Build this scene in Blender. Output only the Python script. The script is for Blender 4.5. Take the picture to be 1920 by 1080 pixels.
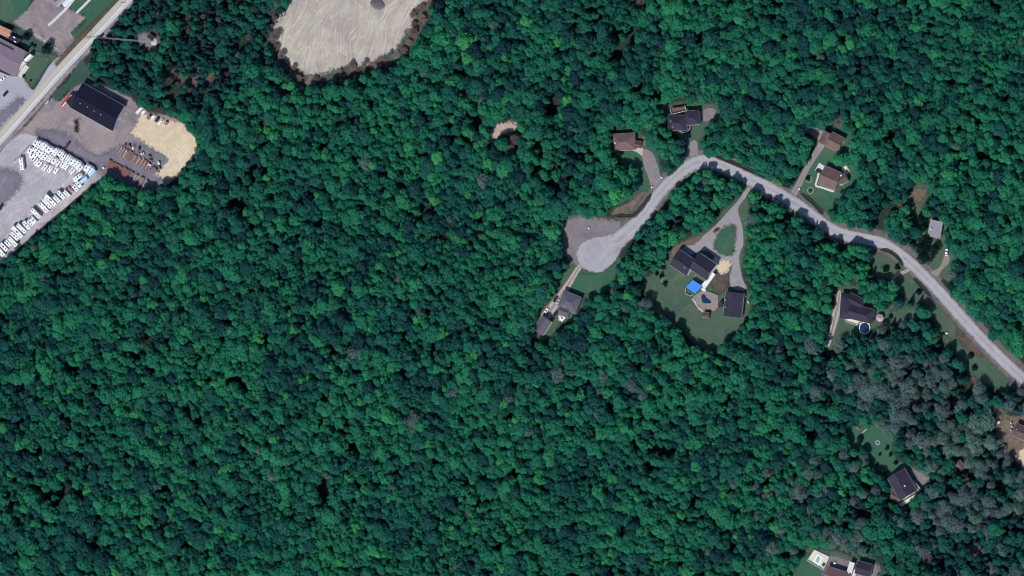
import bpy, math, random
import numpy as np
from mathutils import Vector, Matrix
for o in list(bpy.data.objects): bpy.data.objects.remove(o)
scene = bpy.context.scene
COL = scene.collection
rnd = random.Random(7); rng = np.random.default_rng(11)

# ------------------------------------------------------------------ camera
TH = math.radians(23.0); DIST = 6000.0; MPP = 0.36
dv = Vector((1.0, -0.03, 0)).normalized()
CAM = np.array((math.sin(TH)*dv.x, math.sin(TH)*dv.y, math.cos(TH)))*DIST
F = -CAM/np.linalg.norm(CAM)
U = np.array((0, 1.0, 0)); U = U - F*(U@F); U /= np.linalg.norm(U)
R = np.cross(F, U)
HW = 960*MPP/DIST
cd = bpy.data.cameras.new('camera'); cam = bpy.data.objects.new('camera', cd); COL.objects.link(cam)
M = Matrix.Identity(4)
for i in range(3):
    M[i][0] = R[i]; M[i][1] = U[i]; M[i][2] = -F[i]; M[i][3] = CAM[i]
cam.matrix_world = M
cd.sensor_width = 36; cd.lens = 18.0/HW; cd.clip_start = 100; cd.clip_end = 30000
scene.camera = cam
def P(x, y, z=0.0):                     # place seen at photo position (x, y), at height z, in metres
    d = F + (x-960)/960*HW*R - (y-540)/960*HW*U
    t = (z-CAM[2])/d[2]
    return CAM + t*d
def proj(v):
    q = np.asarray(v)-CAM; dep = q@F
    return 960+960*(q@R)/dep/HW, 540-960*(q@U)/dep/HW

# ------------------------------------------------------------------ light
SUN_EL = math.radians(49); sh = Vector((0.27, 0.96)).normalized()     # shadows fall towards sh
to_sun = Vector((-sh.x*math.cos(SUN_EL), -sh.y*math.cos(SUN_EL), math.sin(SUN_EL)))
w = bpy.data.worlds.new('World'); scene.world = w; w.use_nodes = True
nt = w.node_tree; bg = nt.nodes['Background']
sky = nt.nodes.new('ShaderNodeTexSky'); sky.sky_type = 'NISHITA'; sky.sun_disc = False
sky.sun_elevation = SUN_EL; sky.sun_rotation = math.atan2(to_sun.x, to_sun.y)
sky.ozone_density = 8.0
nt.links.new(sky.outputs[0], bg.inputs[0]); bg.inputs[1].default_value = 0.115
sl = bpy.data.lights.new('sun', 'SUN'); sl.energy = 4.2; sl.angle = math.radians(0.53); sl.color = (1, 0.975, 0.95)
so = bpy.data.objects.new('sun', sl); COL.objects.link(so); so.location = (0, 0, 300)
so.rotation_euler = to_sun.to_track_quat('Z', 'Y').to_euler()
vs = scene.view_settings; vs.view_transform = 'Standard'; vs.look = 'None'; vs.exposure = 0.0; vs.gamma = 1; vs.use_curve_mapping = False
scene.cycles.filter_width = 1.05; scene.cycles.transparent_max_bounces = 32

# ------------------------------------------------------------------ materials
class NT:
    def __init__(s, name):
        s.m = bpy.data.materials.new(name); s.m.use_nodes = True; s.t = s.m.node_tree
        s.t.nodes.clear(); s.out = s.t.nodes.new('ShaderNodeOutputMaterial')
    def n(s, kind, **kw):
        x = s.t.nodes.new(kind)
        for k, v in kw.items():
            if k.startswith('_'): setattr(x, k[1:], v)
            else:
                key = int(k[1:]) if k[0] == 'i' and k[1:].isdigit() else k
                s.set(x.inputs[key], v)
        return x
    def set(s, sock, v):
        if isinstance(v, bpy.types.NodeSocket): s.t.links.new(v, sock)
        elif isinstance(v, tuple) and len(v) == 3 and sock.type == 'RGBA': sock.default_value = (*v, 1)
        else: sock.default_value = v
    def math(s, op, a, b=0.0, clamp=False):
        x = s.n('ShaderNodeMath', _operation=op, i0=a, i1=b, _use_clamp=clamp); return x.outputs[0]
    def mix(s, f, a, b, bt='MIX'):
        x = s.n('ShaderNodeMix', _data_type='RGBA', _blend_type=bt, i0=f, i6=a, i7=b); return x.outputs[2]
    def noise(s, vec, scale, det=3, dist=0.0, rough=.55):
        x = s.n('ShaderNodeTexNoise', Scale=scale, Detail=det, Distortion=dist, Roughness=rough)
        if vec is not None: s.set(x.inputs['Vector'], vec)
        return x.outputs[0]
    def rng(s, v, a, b, c=0.0, d=1.0, smooth=False):
        x = s.n('ShaderNodeMapRange', i0=v, i1=a, i2=b, i3=c, i4=d)
        if smooth: x.interpolation_type = 'SMOOTHSTEP'
        return x.outputs[0]
    def pos(s): return s.n('ShaderNodeNewGeometry').outputs['Position']
    def rot(s, vec, ang, sx, sy):
        x = s.n('ShaderNodeMapping'); s.set(x.inputs[0], vec)
        x.inputs[2].default_value = (0, 0, -ang); 
        y = s.n('ShaderNodeVectorMath', _operation='MULTIPLY', i0=x.outputs[0], i1=(sx, sy, 1)); return y.outputs[0]
    def attr(s, name, t='GEOMETRY'):
        return s.n('ShaderNodeAttribute', _attribute_name=name, _attribute_type=t)
    def bsdf(s, col, rough=.9, metal=0.0, spec=.3, normal=None):
        x = s.n('ShaderNodeBsdfPrincipled', **{'Base Color': col, 'Roughness': rough, 'Metallic': metal, 'Specular IOR Level': spec})
        if normal is not None: s.set(x.inputs['Normal'], normal)
        return x.outputs[0]
    def bump(s, h, st, dist=.1):
        return s.n('ShaderNodeBump', Strength=st, Distance=dist, Height=h).outputs[0]
    def done(s, sh): s.t.links.new(sh, s.out.inputs[0]); return s.m

MATS = {}
def plain(name, col, rough=.6, metal=0.0, var=.18, scale=1.2, spec=.4, dirt=None):
    if name in MATS: return MATS[name]
    q = NT(name); p = q.n('ShaderNodeTexCoord').outputs['Object']
    a = q.noise(p, scale, 4); b = q.noise(p, scale*7, 2)
    f = q.math('ADD', q.math('MULTIPLY', a, .7), q.math('MULTIPLY', b, .3))
    c = q.mix(q.rng(f, .3, .7), tuple(x*(1-var) for x in col), tuple(min(1, x*(1+var)) for x in col))
    if dirt:
        c = q.mix(q.rng(q.noise(p, scale*.8, 5, .4), .52, .75, 0, .7), c, dirt)
    MATS[name] = q.done(q.bsdf(c, rough, metal, spec)); return MATS[name]
def roofmat(name, col, var=.28, streak=.5):
    if name in MATS: return MATS[name]
    q = NT(name); p = q.n('ShaderNodeTexCoord').outputs['Object']; g = q.pos()
    a = q.noise(g, .22, 4); b = q.noise(g, 1.9, 3)
    z = q.n('ShaderNodeSeparateXYZ', i0=p).outputs[2]
    cour = q.noise(q.n('ShaderNodeCombineXYZ', i2=q.math('MULTIPLY', z, 9.0)).outputs[0], 1.0, 1)
    f = q.math('ADD', q.math('ADD', q.math('MULTIPLY', a, .45), q.math('MULTIPLY', b, .35)), q.math('MULTIPLY', cour, .2))
    c = q.mix(q.rng(f, .3, .7), tuple(x*(1-var) for x in col), tuple(x*(1+var) for x in col))
    c = q.mix(q.rng(q.noise(g, .6, 5, .8), .55, .8, 0, streak), c, tuple(x*.6 for x in col))
    MATS[name] = q.done(q.bsdf(c, .85, 0, .25, q.bump(b, .3, .05))); return MATS[name]
def cover_mat(name, c1, c2, c3, big=.05, fine=.9, soft=.5, amp=1.0, streak=None, side=None, bump=.3, rough=.95, mid=None, wig=.25, warp=45.0):
    q = NT(name); g = q.pos()
    nb = q.noise(g, big, 5, .6); nf = q.noise(g, fine, 4); nm = q.noise(g, big*4.5, 4, .4)
    c = q.mix(q.rng(nb, .36, .64), c1, c2)
    c = q.mix(q.rng(nm, .42, .72, 0, .75), c, c3)
    if mid: c = q.mix(q.rng(q.noise(g, big*1.7, 4, 1.2), .55, .68, 0, .9), c, mid)
    c = q.mix(q.rng(nf, .3, .7, 0, .35), c, tuple(x*.62 for x in c1))
    c = q.mix(q.rng(q.noise(g, fine*3, 2), .62, .75, 0, .35), c, tuple(min(1, x*1.5) for x in c2))
    hgt = nf
    if streak:
        wn = q.n('ShaderNodeTexNoise', Scale=.022, Detail=2.0); q.set(wn.inputs['Vector'], g)
        wv = q.n('ShaderNodeVectorMath', _operation='MULTIPLY', i0=q.n('ShaderNodeVectorMath', _operation='SUBTRACT', i0=wn.outputs['Color'], i1=(.5, .5, .5)).outputs[0], i1=(warp, warp, 0)).outputs[0]
        gw = q.n('ShaderNodeVectorMath', _operation='ADD', i0=g, i1=wv).outputs[0]
        patch = q.rng(q.noise(g, .05, 4, .6), .44, .57, .05, 1.0)
        for ang, ln, wd, scol, st in streak:
            v = q.rot(gw, ang, 1/ln, 1/wd)
            st = q.math('MULTIPLY', patch, st); patch = q.math('SUBTRACT', 1.05, patch)
            s1 = q.noise(v, 1.0, 4, .9 if ln < 60 else .5)
            c = q.mix(q.math('MULTIPLY', q.rng(s1, .5, .66), st), c, scol)
            hgt = q.math('ADD', hgt, s1)
    if side:
        sd = q.attr('side').outputs['Fac']; sd = q.math('ADD', sd, q.math('MULTIPLY', q.math('SUBTRACT', q.noise(g, .35, 3), .5), wig))
        for a, b, col, st in side:          # tone bands across the road's width (wheel tracks, shoulders)
            wdt = .07
            m1 = q.rng(sd, a-wdt, a+wdt, smooth=True); m2 = q.rng(sd, b-wdt, b+wdt, 1, 0, smooth=True)
            c = q.mix(q.math('MULTIPLY', q.math('MULTIPLY', m1, m2), st), c, col)
    e = q.attr('edge').outputs['Fac']
    ed = q.math('ADD', e, q.math('MULTIPLY', q.math('SUBTRACT', q.noise(g, .45, 5, .5), .5), amp*2))
    al = q.rng(ed, -soft, soft, smooth=True)
    sh_ = q.bsdf(c, rough, 0, .15, q.bump(hgt, bump, .25))
    tr = q.n('ShaderNodeBsdfTransparent').outputs[0]
    mx = q.n('ShaderNodeMixShader', i0=al, i1=tr, i2=sh_).outputs[0]
    q.m['reach'] = soft+amp*.7+.4
    return q.done(mx)
def leaf_mat(name, ramp, transl=.22, leafvar=.5):
    q = NT(name)
    t = q.attr('tint', 'INSTANCER').outputs['Fac']
    r = q.n('ShaderNodeValToRGB', i0=t); el = r.color_ramp.elements
    while len(el) < len(ramp): el.new(.5)
    for e, (p_, c_) in zip(el, ramp): e.position = p_; e.color = (*c_, 1)
    lv = q.attr('lv').outputs['Fac']
    c = q.mix(q.rng(lv, 0, 1, 0, leafvar), r.outputs[0], (0.004, 0.018, 0.016), 'MIX')
    c = q.mix(q.rng(lv, .85, 1, 0, .0), c, c)
    d = q.n('ShaderNodeBsdfDiffuse', Color=c).outputs[0]
    tl = q.n('ShaderNodeBsdfTranslucent', Color=q.mix(.5, c, r.outputs[0])).outputs[0]
    gl = q.n('ShaderNodeBsdfGlossy', Color=(.5, .6, .6), Roughness=.5).outputs[0]
    m = q.n('ShaderNodeMixShader', i0=transl, i1=d, i2=tl).outputs[0]
    m = q.n('ShaderNodeMixShader', i0=.006, i1=m, i2=gl).outputs[0]
    return q.done(m)
BARK = plain('bark', (.09, .075, .06), .9, 0, .3, 2)
LEAF = leaf_mat('broad_leaf', [(0, (.009, .040, .050)), (.2, (.014, .096, .074)), (.5, (.020, .178, .092)), (.78, (.028, .232, .097)), (1, (.060, .325, .092))], .12, .42)
NEEDLE = leaf_mat('conifer_needle', [(0, (.010, .038, .048)), (.5, (.017, .068, .064)), (1, (.025, .10, .075))], .08)
SAGE = leaf_mat('sage_leaf', [(0, (.115, .15, .16)), (.5, (.13, .205, .185)), (1, (.11, .235, .16))], .2, .22)
TWIG = leaf_mat('bare_twig', [(0, (.15, .115, .115)), (1, (.29, .225, .20))], .15, .2)

# ------------------------------------------------------------------ mesh helpers
class MB:
    def __init__(s): s.v = []; s.f = []; s.mi = []
    def add(s, vs, fs, mi=0):
        b = len(s.v); s.v += [tuple(x) for x in vs]; s.f += [tuple(b+i for i in f) for f in fs]; s.mi += [mi]*len(fs); return s
    def box(s, c, size, rz=0.0, taper=1.0, mi=0):
        cx, cy, cz = c; a, b, h = (k/2 for k in size); ca, sa = math.cos(rz), math.sin(rz); vs = []
        for z, t in ((-h, 1), (h, taper)):
            for x, y in ((-a, -b), (a, -b), (a, b), (-a, b)):
                x *= t; y *= t; vs.append((cx+x*ca-y*sa, cy+x*sa+y*ca, cz+z))
        return s.add(vs, [(3, 2, 1, 0), (4, 5, 6, 7), (0, 1, 5, 4), (1, 2, 6, 5), (2, 3, 7, 6), (3, 0, 4, 7)], mi)
    def prism(s, poly, z0, z1, mi=0):
        n = len(poly); ar = sum(poly[i][0]*poly[(i+1) % n][1]-poly[(i+1) % n][0]*poly[i][1] for i in range(n))
        if ar < 0: poly = poly[::-1]
        vs = [(x, y, z0) for x, y in poly]+[(x, y, z1) for x, y in poly]
        return s.add(vs, [tuple(range(n-1, -1, -1)), tuple(range(n, 2*n))]+[(i, (i+1) % n, n+(i+1) % n, n+i) for i in range(n)], mi)
    def side(s, prof, y0, y1, mi=0):      # profile in x-z extruded along y
        n = len(prof); vs = [(x, y0, z) for x, z in prof]+[(x, y1, z) for x, z in prof]
        return s.add(vs, [tuple(range(n)), tuple(range(2*n-1, n-1, -1))]+[(i, n+i, n+(i+1) % n, (i+1) % n) for i in range(n)], mi)
    def tube(s, p0, p1, r0, r1=None, n=7, mi=0):
        p0, p1 = Vector(p0), Vector(p1); r1 = r0 if r1 is None else r1; d = (p1-p0).normalized()
        a = d.orthogonal().normalized(); b = d.cross(a); vs = []
        for p, r in ((p0, r0), (p1, r1)):
            for k in range(n):
                t = 2*math.pi*k/n; vs.append(p+(a*math.cos(t)+b*math.sin(t))*r)
        return s.add(vs, [tuple(range(n-1, -1, -1)), tuple(range(n, 2*n))]+[(k, (k+1) % n, n+(k+1) % n, n+k) for k in range(n)], mi)
    def mesh(s, name, mats):
        me = bpy.data.meshes.new(name); me.from_pydata(s.v, [], s.f)
        for m in (mats if isinstance(mats, (list, tuple)) else [mats]): me.materials.append(m)
        me.polygons.foreach_set('material_index', s.mi); me.update(); return me
    def build(s, name, mats, parent=None, loc=None, rz=0.0, bevel=0.0):
        me = s.mesh(name, mats); return link(name, me, parent, loc, rz, bevel)
def link(name, me, parent=None, loc=None, rz=0.0, bevel=0.0):
    o = bpy.data.objects.new(name, me); COL.objects.link(o)
    if parent: o.parent = parent
    if loc is not None: o.location = loc
    o.rotation_euler = (0, 0, rz)
    if bevel:
        b = o.modifiers.new('bevel', 'BEVEL'); b.width = bevel; b.segments = 2; b.limit_method = 'ANGLE'
    return o
def tag(o, label=None, cat=None, group=None, kind=None):
    if label: o['label'] = label
    if cat: o['category'] = cat
    if group: o['group'] = group
    if kind: o['kind'] = kind
    return o
def empty(name, loc, rz=0.0, label=None, cat=None, group=None):
    o = bpy.data.objects.new(name, None); COL.objects.link(o); o.empty_display_size = .5
    o.location = tuple(loc); o.rotation_euler = (0, 0, rz); return tag(o, label, cat, group)
KIDS = {}
def copy_tree(o, parent=None):
    c = o.copy(); COL.objects.link(c); c.parent = parent
    for ch in [x for x in o.children]: copy_tree(ch, c)
    return c
def ordinal(n): return '%d%s' % (n, 'th' if 10 <= n % 100 <= 20 else {1: 'st', 2: 'nd', 3: 'rd'}.get(n % 10, 'th'))

# ------------------------------------------------------------------ ground covers (sheets a few cm apart)
def smooth(pts, closed=True, n=5):
    pts = [np.array(p, float) for p in pts]; out = []; N = len(pts)
    rngi = range(N) if closed else range(N-1)
    for i in rngi:
        g = (lambda k: pts[k % N]) if closed else (lambda k: pts[min(max(k, 0), N-1)])
        a, b, c, d = g(i-1), g(i), g(i+1), g(i+2)
        for k in range(n):
            t = k/n; out.append(.5*(2*b+(c-a)*t+(2*a-5*b+4*c-d)*t*t+(3*b-a-3*c+d)*t**3))
    if not closed: out.append(pts[-1])
    return np.array(out)
def seg_dist(pts, poly, closed=True):
    A = np.asarray(poly); B = np.roll(A, -1, 0) if closed else A[1:]; A = A if closed else A[:-1]
    best = np.full(len(pts), 1e9); sidev = np.zeros(len(pts)); inside = np.zeros(len(pts), bool)
    for a, b in zip(A, B):
        d = b-a; L = d@d+1e-12; t = np.clip(((pts-a)@d)/L, 0, 1); q = pts-(a+t[:, None]*d); ds = np.hypot(q[:, 0], q[:, 1])
        cr = (d[0]*q[:, 1]-d[1]*q[:, 0]); m = ds < best; best = np.where(m, ds, best); sidev = np.where(m, np.sign(cr), sidev)
        if closed:
            c = ((a[1] > pts[:, 1]) != (b[1] > pts[:, 1])); xs = a[0]+(pts[:, 1]-a[1])/(b[1]-a[1]+1e-12)*d[0]; inside ^= c & (pts[:, 0] < xs)
    return best, sidev, inside
def world_poly(pts): return np.array([P(x, y)[:2] for x, y in pts])
LEVELS = {}
def sheet(name, sdf, lo, hi, z, mat, res, margin, parent=None):
    near = [k for k, a, b in LEVELS.setdefault(round(z, 4), []) if (a < hi).all() and (b > lo).all()]
    k = next(k for k in range(99) if k not in near); LEVELS[round(z, 4)].append((k, lo, hi)); z = z+.004*k      # overlapping sheets never share a plane
    nx = max(2, int((hi[0]-lo[0])/res)+2); ny = max(2, int((hi[1]-lo[1])/res)+2)
    X, Y = np.meshgrid(lo[0]+np.arange(nx)*res, lo[1]+np.arange(ny)*res); pts = np.c_[X.ravel(), Y.ravel()]
    e, sd = sdf(pts); E = e.reshape(ny, nx); keep = np.maximum.reduce([E[:-1, :-1], E[1:, :-1], E[:-1, 1:], E[1:, 1:]]) > -margin
    jj, ii = np.nonzero(keep); i0 = jj*nx+ii; fc = np.c_[i0, i0+1, i0+nx+1, i0+nx]
    used = np.unique(fc); mp = np.zeros(nx*ny, int); mp[used] = np.arange(len(used)); fc = mp[fc]
    vv = np.c_[pts[used], np.full(len(used), z)]
    me = bpy.data.meshes.new(name); me.from_pydata(vv.tolist(), [], fc.tolist()); me.materials.append(mat)
    a = me.attributes.new('edge', 'FLOAT', 'POINT'); a.data.foreach_set('value', e[used].astype(np.float32))
    a = me.attributes.new('side', 'FLOAT', 'POINT'); a.data.foreach_set('value', sd[used].astype(np.float32))
    o = link(name, me, parent); tag(o, kind='structure'); return o
def area(name, pts, z, mat, res=1.2, margin=1.6, sm=True):
    W = world_poly(smooth(pts) if sm else pts)
    def sdf(p):
        d, s, i = seg_dist(p, W); return np.where(i, d, -d), s*0
    mg = mat['reach']; return sheet(name, sdf, W.min(0)-mg-1, W.max(0)+mg+1, z, mat, res, mg)
def path(name, pts, width, z, mat, res=1.0, margin=1.0, extra=None):      # width in metres, a number or one per point
    W = world_poly(smooth(pts, False)); 
    if not np.isscalar(width):
        wv = np.interp(np.linspace(0, len(width)-1, len(W)), np.arange(len(width)), width)
    if extra is not None: XW = world_poly(smooth(extra))
    def sdf(p):
        d, s, _ = seg_dist(p, W, False)
        if np.isscalar(width): hw = width/2
        else:
            k = np.argmin(((p[:, None, :]-W[None])**2).sum(2), 1); hw = wv[k]/2
        e, sd = hw-d, s*d/hw
        if extra is not None:
            d2, _, i2 = seg_dist(p, XW); e2 = np.where(i2, d2, -d2); sd = np.where(e2 > e, np.clip(sd, -.15, .15), sd); e = np.maximum(e, e2)+.5*np.clip(1.5-np.abs(e-e2), 0, 1.5)**2/2
        return e, sd
    margin = mat['reach']; mx = (width if np.isscalar(width) else max(width))/2+margin+1
    lo_, hi_ = W.min(0)-mx, W.max(0)+mx
    if extra is not None: lo_ = np.minimum(lo_, XW.min(0)-3); hi_ = np.maximum(hi_, XW.max(0)+3)
    return sheet(name, sdf, lo_, hi_, z, mat, res, margin)

# ground sheet
q = NT('forest_floor'); g = q.pos()
c = q.mix(q.rng(q.noise(g, .02, 5), .4, .6), (.030, .034, .026), (.022, .040, .028))
c = q.mix(q.rng(q.noise(g, .15, 4, .5), .5, .7, 0, .8), c, (.06, .048, .042))
c = q.mix(q.rng(q.noise(g, 1.2, 3), .35, .7, 0, .6), c, (.014, .022, .018))
FLOOR = q.done(q.bsdf(c, .95, 0, .1, q.bump(q.noise(g, 1.5, 3), .4, .3)))
gm = MB()
G = 24; S = 6000
gm.v = [(-S/2+S*i/G, -S/2+S*j/G, 0) for j in range(G+1) for i in range(G+1)]
gm.f = [(j*(G+1)+i, j*(G+1)+i+1, (j+1)*(G+1)+i+1, (j+1)*(G+1)+i) for j in range(G) for i in range(G)]; gm.mi = [0]*len(gm.f)
tag(gm.build('ground', FLOOR), kind='structure')

GRASS = cover_mat('lawn_grass', (.029, .101, .062), (.044, .120, .071), (.061, .114, .071), .03, .8, 1.8, 2.6, mid=(.083, .124, .079))
GRASS2 = cover_mat('dry_grass', (.048, .100, .065), (.072, .115, .071), (.084, .107, .076), .04, .8, 2.0, 2.8, mid=(.105, .124, .087))
VERGE = cover_mat('verge_grass', (.030, .076, .057), (.041, .086, .060), (.069, .086, .069), .06, .8, .9, 1.0)
SCRUB = cover_mat('bare_scrub', (.15, .105, .085), (.20, .155, .115), (.09, .085, .055), .08, .6, 1.0, 1.8, mid=(.05, .075, .045), bump=.8)
RED = cover_mat('red_soil', (.10, .07, .062), (.14, .095, .08), (.06, .065, .045), .06, .6, 2.0, 2.5, mid=(.05, .06, .04))
LOTG = cover_mat('gravel_brown', (.224, .185, .185), (.286, .241, .230), (.336, .280, .246), .035, .7, 1.2, 1.6,
                 streak=[(math.radians(-30), 26, 2.2, (.381, .325, .291), .45), (math.radians(40), 34, 2.5, (.168, .140, .157), .4)], mid=(.157, .134, .157))
LOTR = cover_mat('gravel_grey', (.329, .299, .317), (.427, .390, .403), (.488, .451, .445), .03, .7, .8, .9,
                 streak=[(math.radians(52), 50, 1.9, (.610, .561, .549), .55), (math.radians(35), 38, 1.6, (.268, .238, .268), .4)], mid=(.232, .207, .244))
DARKLOT = cover_mat('dark_asphalt_lot', (.17, .155, .185), (.21, .195, .22), (.15, .13, .155), .05, .8, 3.0, 5.0, streak=[(math.radians(48), 30, 2, (.27, .25, .26), .35)])
ASPH = cover_mat('pale_asphalt', (.33, .325, .36), (.40, .395, .42), (.36, .34, .36), .04, .9, .35, .35, streak=[(math.radians(48), 40, 2, (.46, .45, .46), .4)])
SAND = cover_mat('sand', (.582, .470, .314), (.672, .549, .370), (.493, .381, .258), .05, .8, 1.0, 4.0,
                 streak=[(math.radians(-35), 24, 1.5, (.762, .638, .448), .5), (math.radians(20), 20, 1.2, (.426, .336, .235), .35)])
DIRT = cover_mat('pale_dirt', (.33, .285, .245), (.52, .46, .37), (.40, .345, .28), .07, 1.0, 2.5, 8.0,
                 streak=[(math.radians(84), 36, .95, (.60, .54, .45), .62), (math.radians(52), 26, .9, (.59, .54, .45), .62), (math.radians(88), 50, 1.1, (.24, .205, .18), .5), (math.radians(62), 30, 1.0, (.25, .215, .19), .5)], mid=(.54, .47, .33), bump=.6, warp=30.0)
PATCH = cover_mat('pale_patch', (.40, .30, .25), (.52, .41, .33), (.30, .22, .19), .12, .8, 1.8, 5.0)
GRAV = cover_mat('pad_gravel', (.17, .15, .16), (.22, .195, .195), (.26, .225, .215), .05, .8, 2.2, 4.0, mid=(.135, .13, .125))
ROAD = cover_mat('chip_seal_road', (.325, .307, .321), (.365, .346, .356), (.39, .367, .369), .05, 1.1, .8, 1.7, mid=(.275, .255, .265), warp=60.0, streak=[(math.radians(40), 24, 1.4, (.42, .40, .40), .5), (math.radians(-35), 26, 1.3, (.27, .25, .26), .45)],
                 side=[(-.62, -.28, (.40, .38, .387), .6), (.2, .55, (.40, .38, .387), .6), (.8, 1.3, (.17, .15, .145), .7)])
DRIVE = cover_mat('driveway_gravel', (.20, .172, .175), (.245, .21, .205), (.28, .245, .24), .06, .9, .4, .5, side=[(-.6, -.2, (.30, .27, .265), .5), (.2, .6, (.30, .27, .265), .5)])
DRIVE2 = cover_mat('driveway_dirt', (.24, .195, .165), (.30, .25, .215), (.20, .165, .145), .08, .9, .7, .9, side=[(-.75, -.25, (.42, .37, .32), .8), (.25, .75, (.42, .37, .32), .8)])
DRIVE3 = cover_mat('driveway_pale', (.26, .238, .24), (.30, .275, .272), (.33, .30, .292), .06, .9, .4, .6)
MAIN = cover_mat('old_road', (.44, .43, .43), (.49, .475, .47), (.46, .45, .44), .03, 1.0, .18, .25,
                 side=[(-.06, 1.3, (.42, .375, .285), .95), (.3, .55, (.49, .44, .34), .6), (-.62, -.38, (.54, .53, .53), .6)], wig=.08)
PAINT = cover_mat('road_paint', (.72, .70, .62), (.78, .76, .68), (.66, .64, .58), .1, 1.0, .05, .06)
CONC = cover_mat('concrete_walk', (.55, .54, .50), (.62, .60, .56), (.50, .49, .46), .1, 1.0, .12, .1)
MUD_SHADE = plain('ditch_mud_shade', (.018, .020, .020), .9, 0, .3, 1.0)  # near-black mud colour stands in for the shade down in the ditch
BANK = plain('ditch_bank', (.06, .065, .052), .95, 0, .3, .8)

Z = [.035*i for i in range(1, 14)]
# north-west, by the main road
area('lawn', [(-70, -70), (66, -70), (52, 18), (28, 40), (-70, 42)], Z[0], GRASS)
area('lawn', [(120, -70), (290, -70), (232, -2), (196, 38), (158, 76), (128, 70), (160, 34), (100, 0)], Z[0], GRASS)
area('lawn', [(26, 72), (50, 50), (112, 98), (122, 112), (95, 120), (62, 162), (44, 148), (58, 106)], Z[0], GRASS2)
area('lawn', [(48, 50), (112, 96), (108, 104), (60, 92), (38, 66)], Z[1], VERGE)
area('gravel_lot', [(24, 42), (52, 18), (70, -8), (92, -20), (108, 10), (126, 14), (161, 33), (132, 62), (140, 74), (165, 70), (152, 92), (122, 122), (108, 100), (62, 66)], Z[2], LOTG, sm=False)
area('parking_lot', [(-70, 120), (-20, 128), (18, 142), (44, 146), (60, 168), (70, 160), (92, 124), (112, 106), (120, 118), (60, 195), (0, 258), (-70, 320)], Z[2], ASPH)
area('lawn', [(46, 140), (58, 110), (82, 106), (92, 116), (64, 160), (54, 158)], Z[3], GRASS2)
area('planting_bed', [(-30, 225), (10, 205), (36, 184), (44, 188), (30, 206), (-10, 240)], Z[3], DARKLOT)
area('lawn', [(96, 178), (128, 150), (150, 112), (168, 130), (176, 158), (152, 164), (126, 172), (108, 190)], Z[1], VERGE)
area('gravel_yard', [(-20, 285), (40, 244), (78, 202), (92, 182), (112, 190), (150, 158), (200, 164), (246, 184), (266, 206), (310, 216), (352, 236), (366, 262), (346, 312), (300, 356), (250, 354), (196, 334), (60, 262)], Z[2], LOTG)
area('gravel_yard', [(70, 252), (120, 250), (180, 290), (250, 270), (320, 300), (290, 350), (240, 350), (190, 322)], Z[3], DARKLOT)
area('gravel_yard', [(-70, 330), (-10, 284), (22, 262), (64, 254), (186, 326), (172, 346), (92, 414), (-70, 535)], Z[3], LOTR)
area('gravel_yard', [(-40, 330), (12, 318), (40, 330), (34, 352), (4, 384), (-60, 430)], Z[4], DARKLOT)
SANDPTS = [(830, 370), (1060, 425), (1190, 460), (1300, 600), (1285, 730), (1150, 870), (1050, 930), (950, 890), (1040, 800), (1070, 745), (960, 690), (840, 600), (740, 540), (790, 470)]
area('sand_patch', [(80+x/4.5, 130+y/4.5) for x, y in SANDPTS], Z[4], SAND, sm=False)
path('main_road', [(-60, 314), (-20, 278), (2, 258), (62, 190), (118, 127), (178, 63), (236, 1), (300, -66)], 7.4, Z[6], MAIN)
path('road_edge_line', [(-58, 315), (-18, 279.5), (4, 259.5), (64, 191.5), (120, 128.5), (180, 64.5), (238, 2.5), (302, -64)], .5, Z[7], PAINT, .6, .1)
path('road_shoulder', [(-52, 322), (-10, 290), (14, 262), (74, 198), (130, 132), (190, 70), (246, 8), (306, -58)], 3.2, Z[4], LOTG)
path('road_shoulder', [(108, 120), (160, 62), (206, 18), (232, -10), (290, -70)], 3.4, Z[4], RED)
path('concrete_walk', [(92, 47), (108, 32), (126, 14), (150, -16)], 1.9, Z[5], CONC)
path('concrete_walk', [(144, 24), (168, 0), (190, -24)], 1.7, Z[5], CONC)
path('concrete_walk', [(47, 53), (75, 70), (110, 94)], .9, Z[5], CONC)
area('tower_compound', [(254, 74), (268, 62), (288, 66), (296, 80), (284, 90), (262, 82)], Z[2], GRAV)
area('clearing_soil', [(280, 20), (320, 10), (330, 60), (300, 90), (330, 130), (390, 120), (400, 150), (350, 160), (270, 110)], Z[0], RED)
area('dirt_clearing', [(556, -70), (538, 14), (524, 34), (500, 62), (498, 84), (516, 112), (540, 134), (564, 146), (624, 132), (684, 122), (728, 112), (756, 92), (768, 62), (784, 26), (806, -10), (812, -70)], Z[1], DIRT)
area('clearing_soil', [(496, 92), (520, 128), (560, 168), (600, 160), (660, 132), (620, 126), (560, 138), (530, 110)], Z[0], GRASS2)
area('clearing_soil', [(748, 20), (790, -20), (820, -20), (800, 40), (770, 100), (720, 126), (740, 90)], Z[0], RED)
for k_, (x_, y_) in enumerate(smooth([(796, 10), (770, 60), (748, 98), (700, 122), (640, 138), (580, 150), (536, 128), (508, 92), (512, 58)], False, 3)):
    r_ = rnd.uniform(6, 15); area('rim_scrub', [(x_+math.cos(t_)*r_*rnd.uniform(.6, 1.5), y_+math.sin(t_)*r_*rnd.uniform(.4, .9)) for t_ in (0, 1.05, 2.1, 3.15, 4.2, 5.25)], Z[2], (SCRUB, GRASS2, RED)[k_ % 3])
area('bare_patch', [(912, 262), (916, 248), (938, 232), (962, 226), (968, 240), (950, 250), (930, 258), (918, 272)], Z[1], PATCH)
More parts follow.
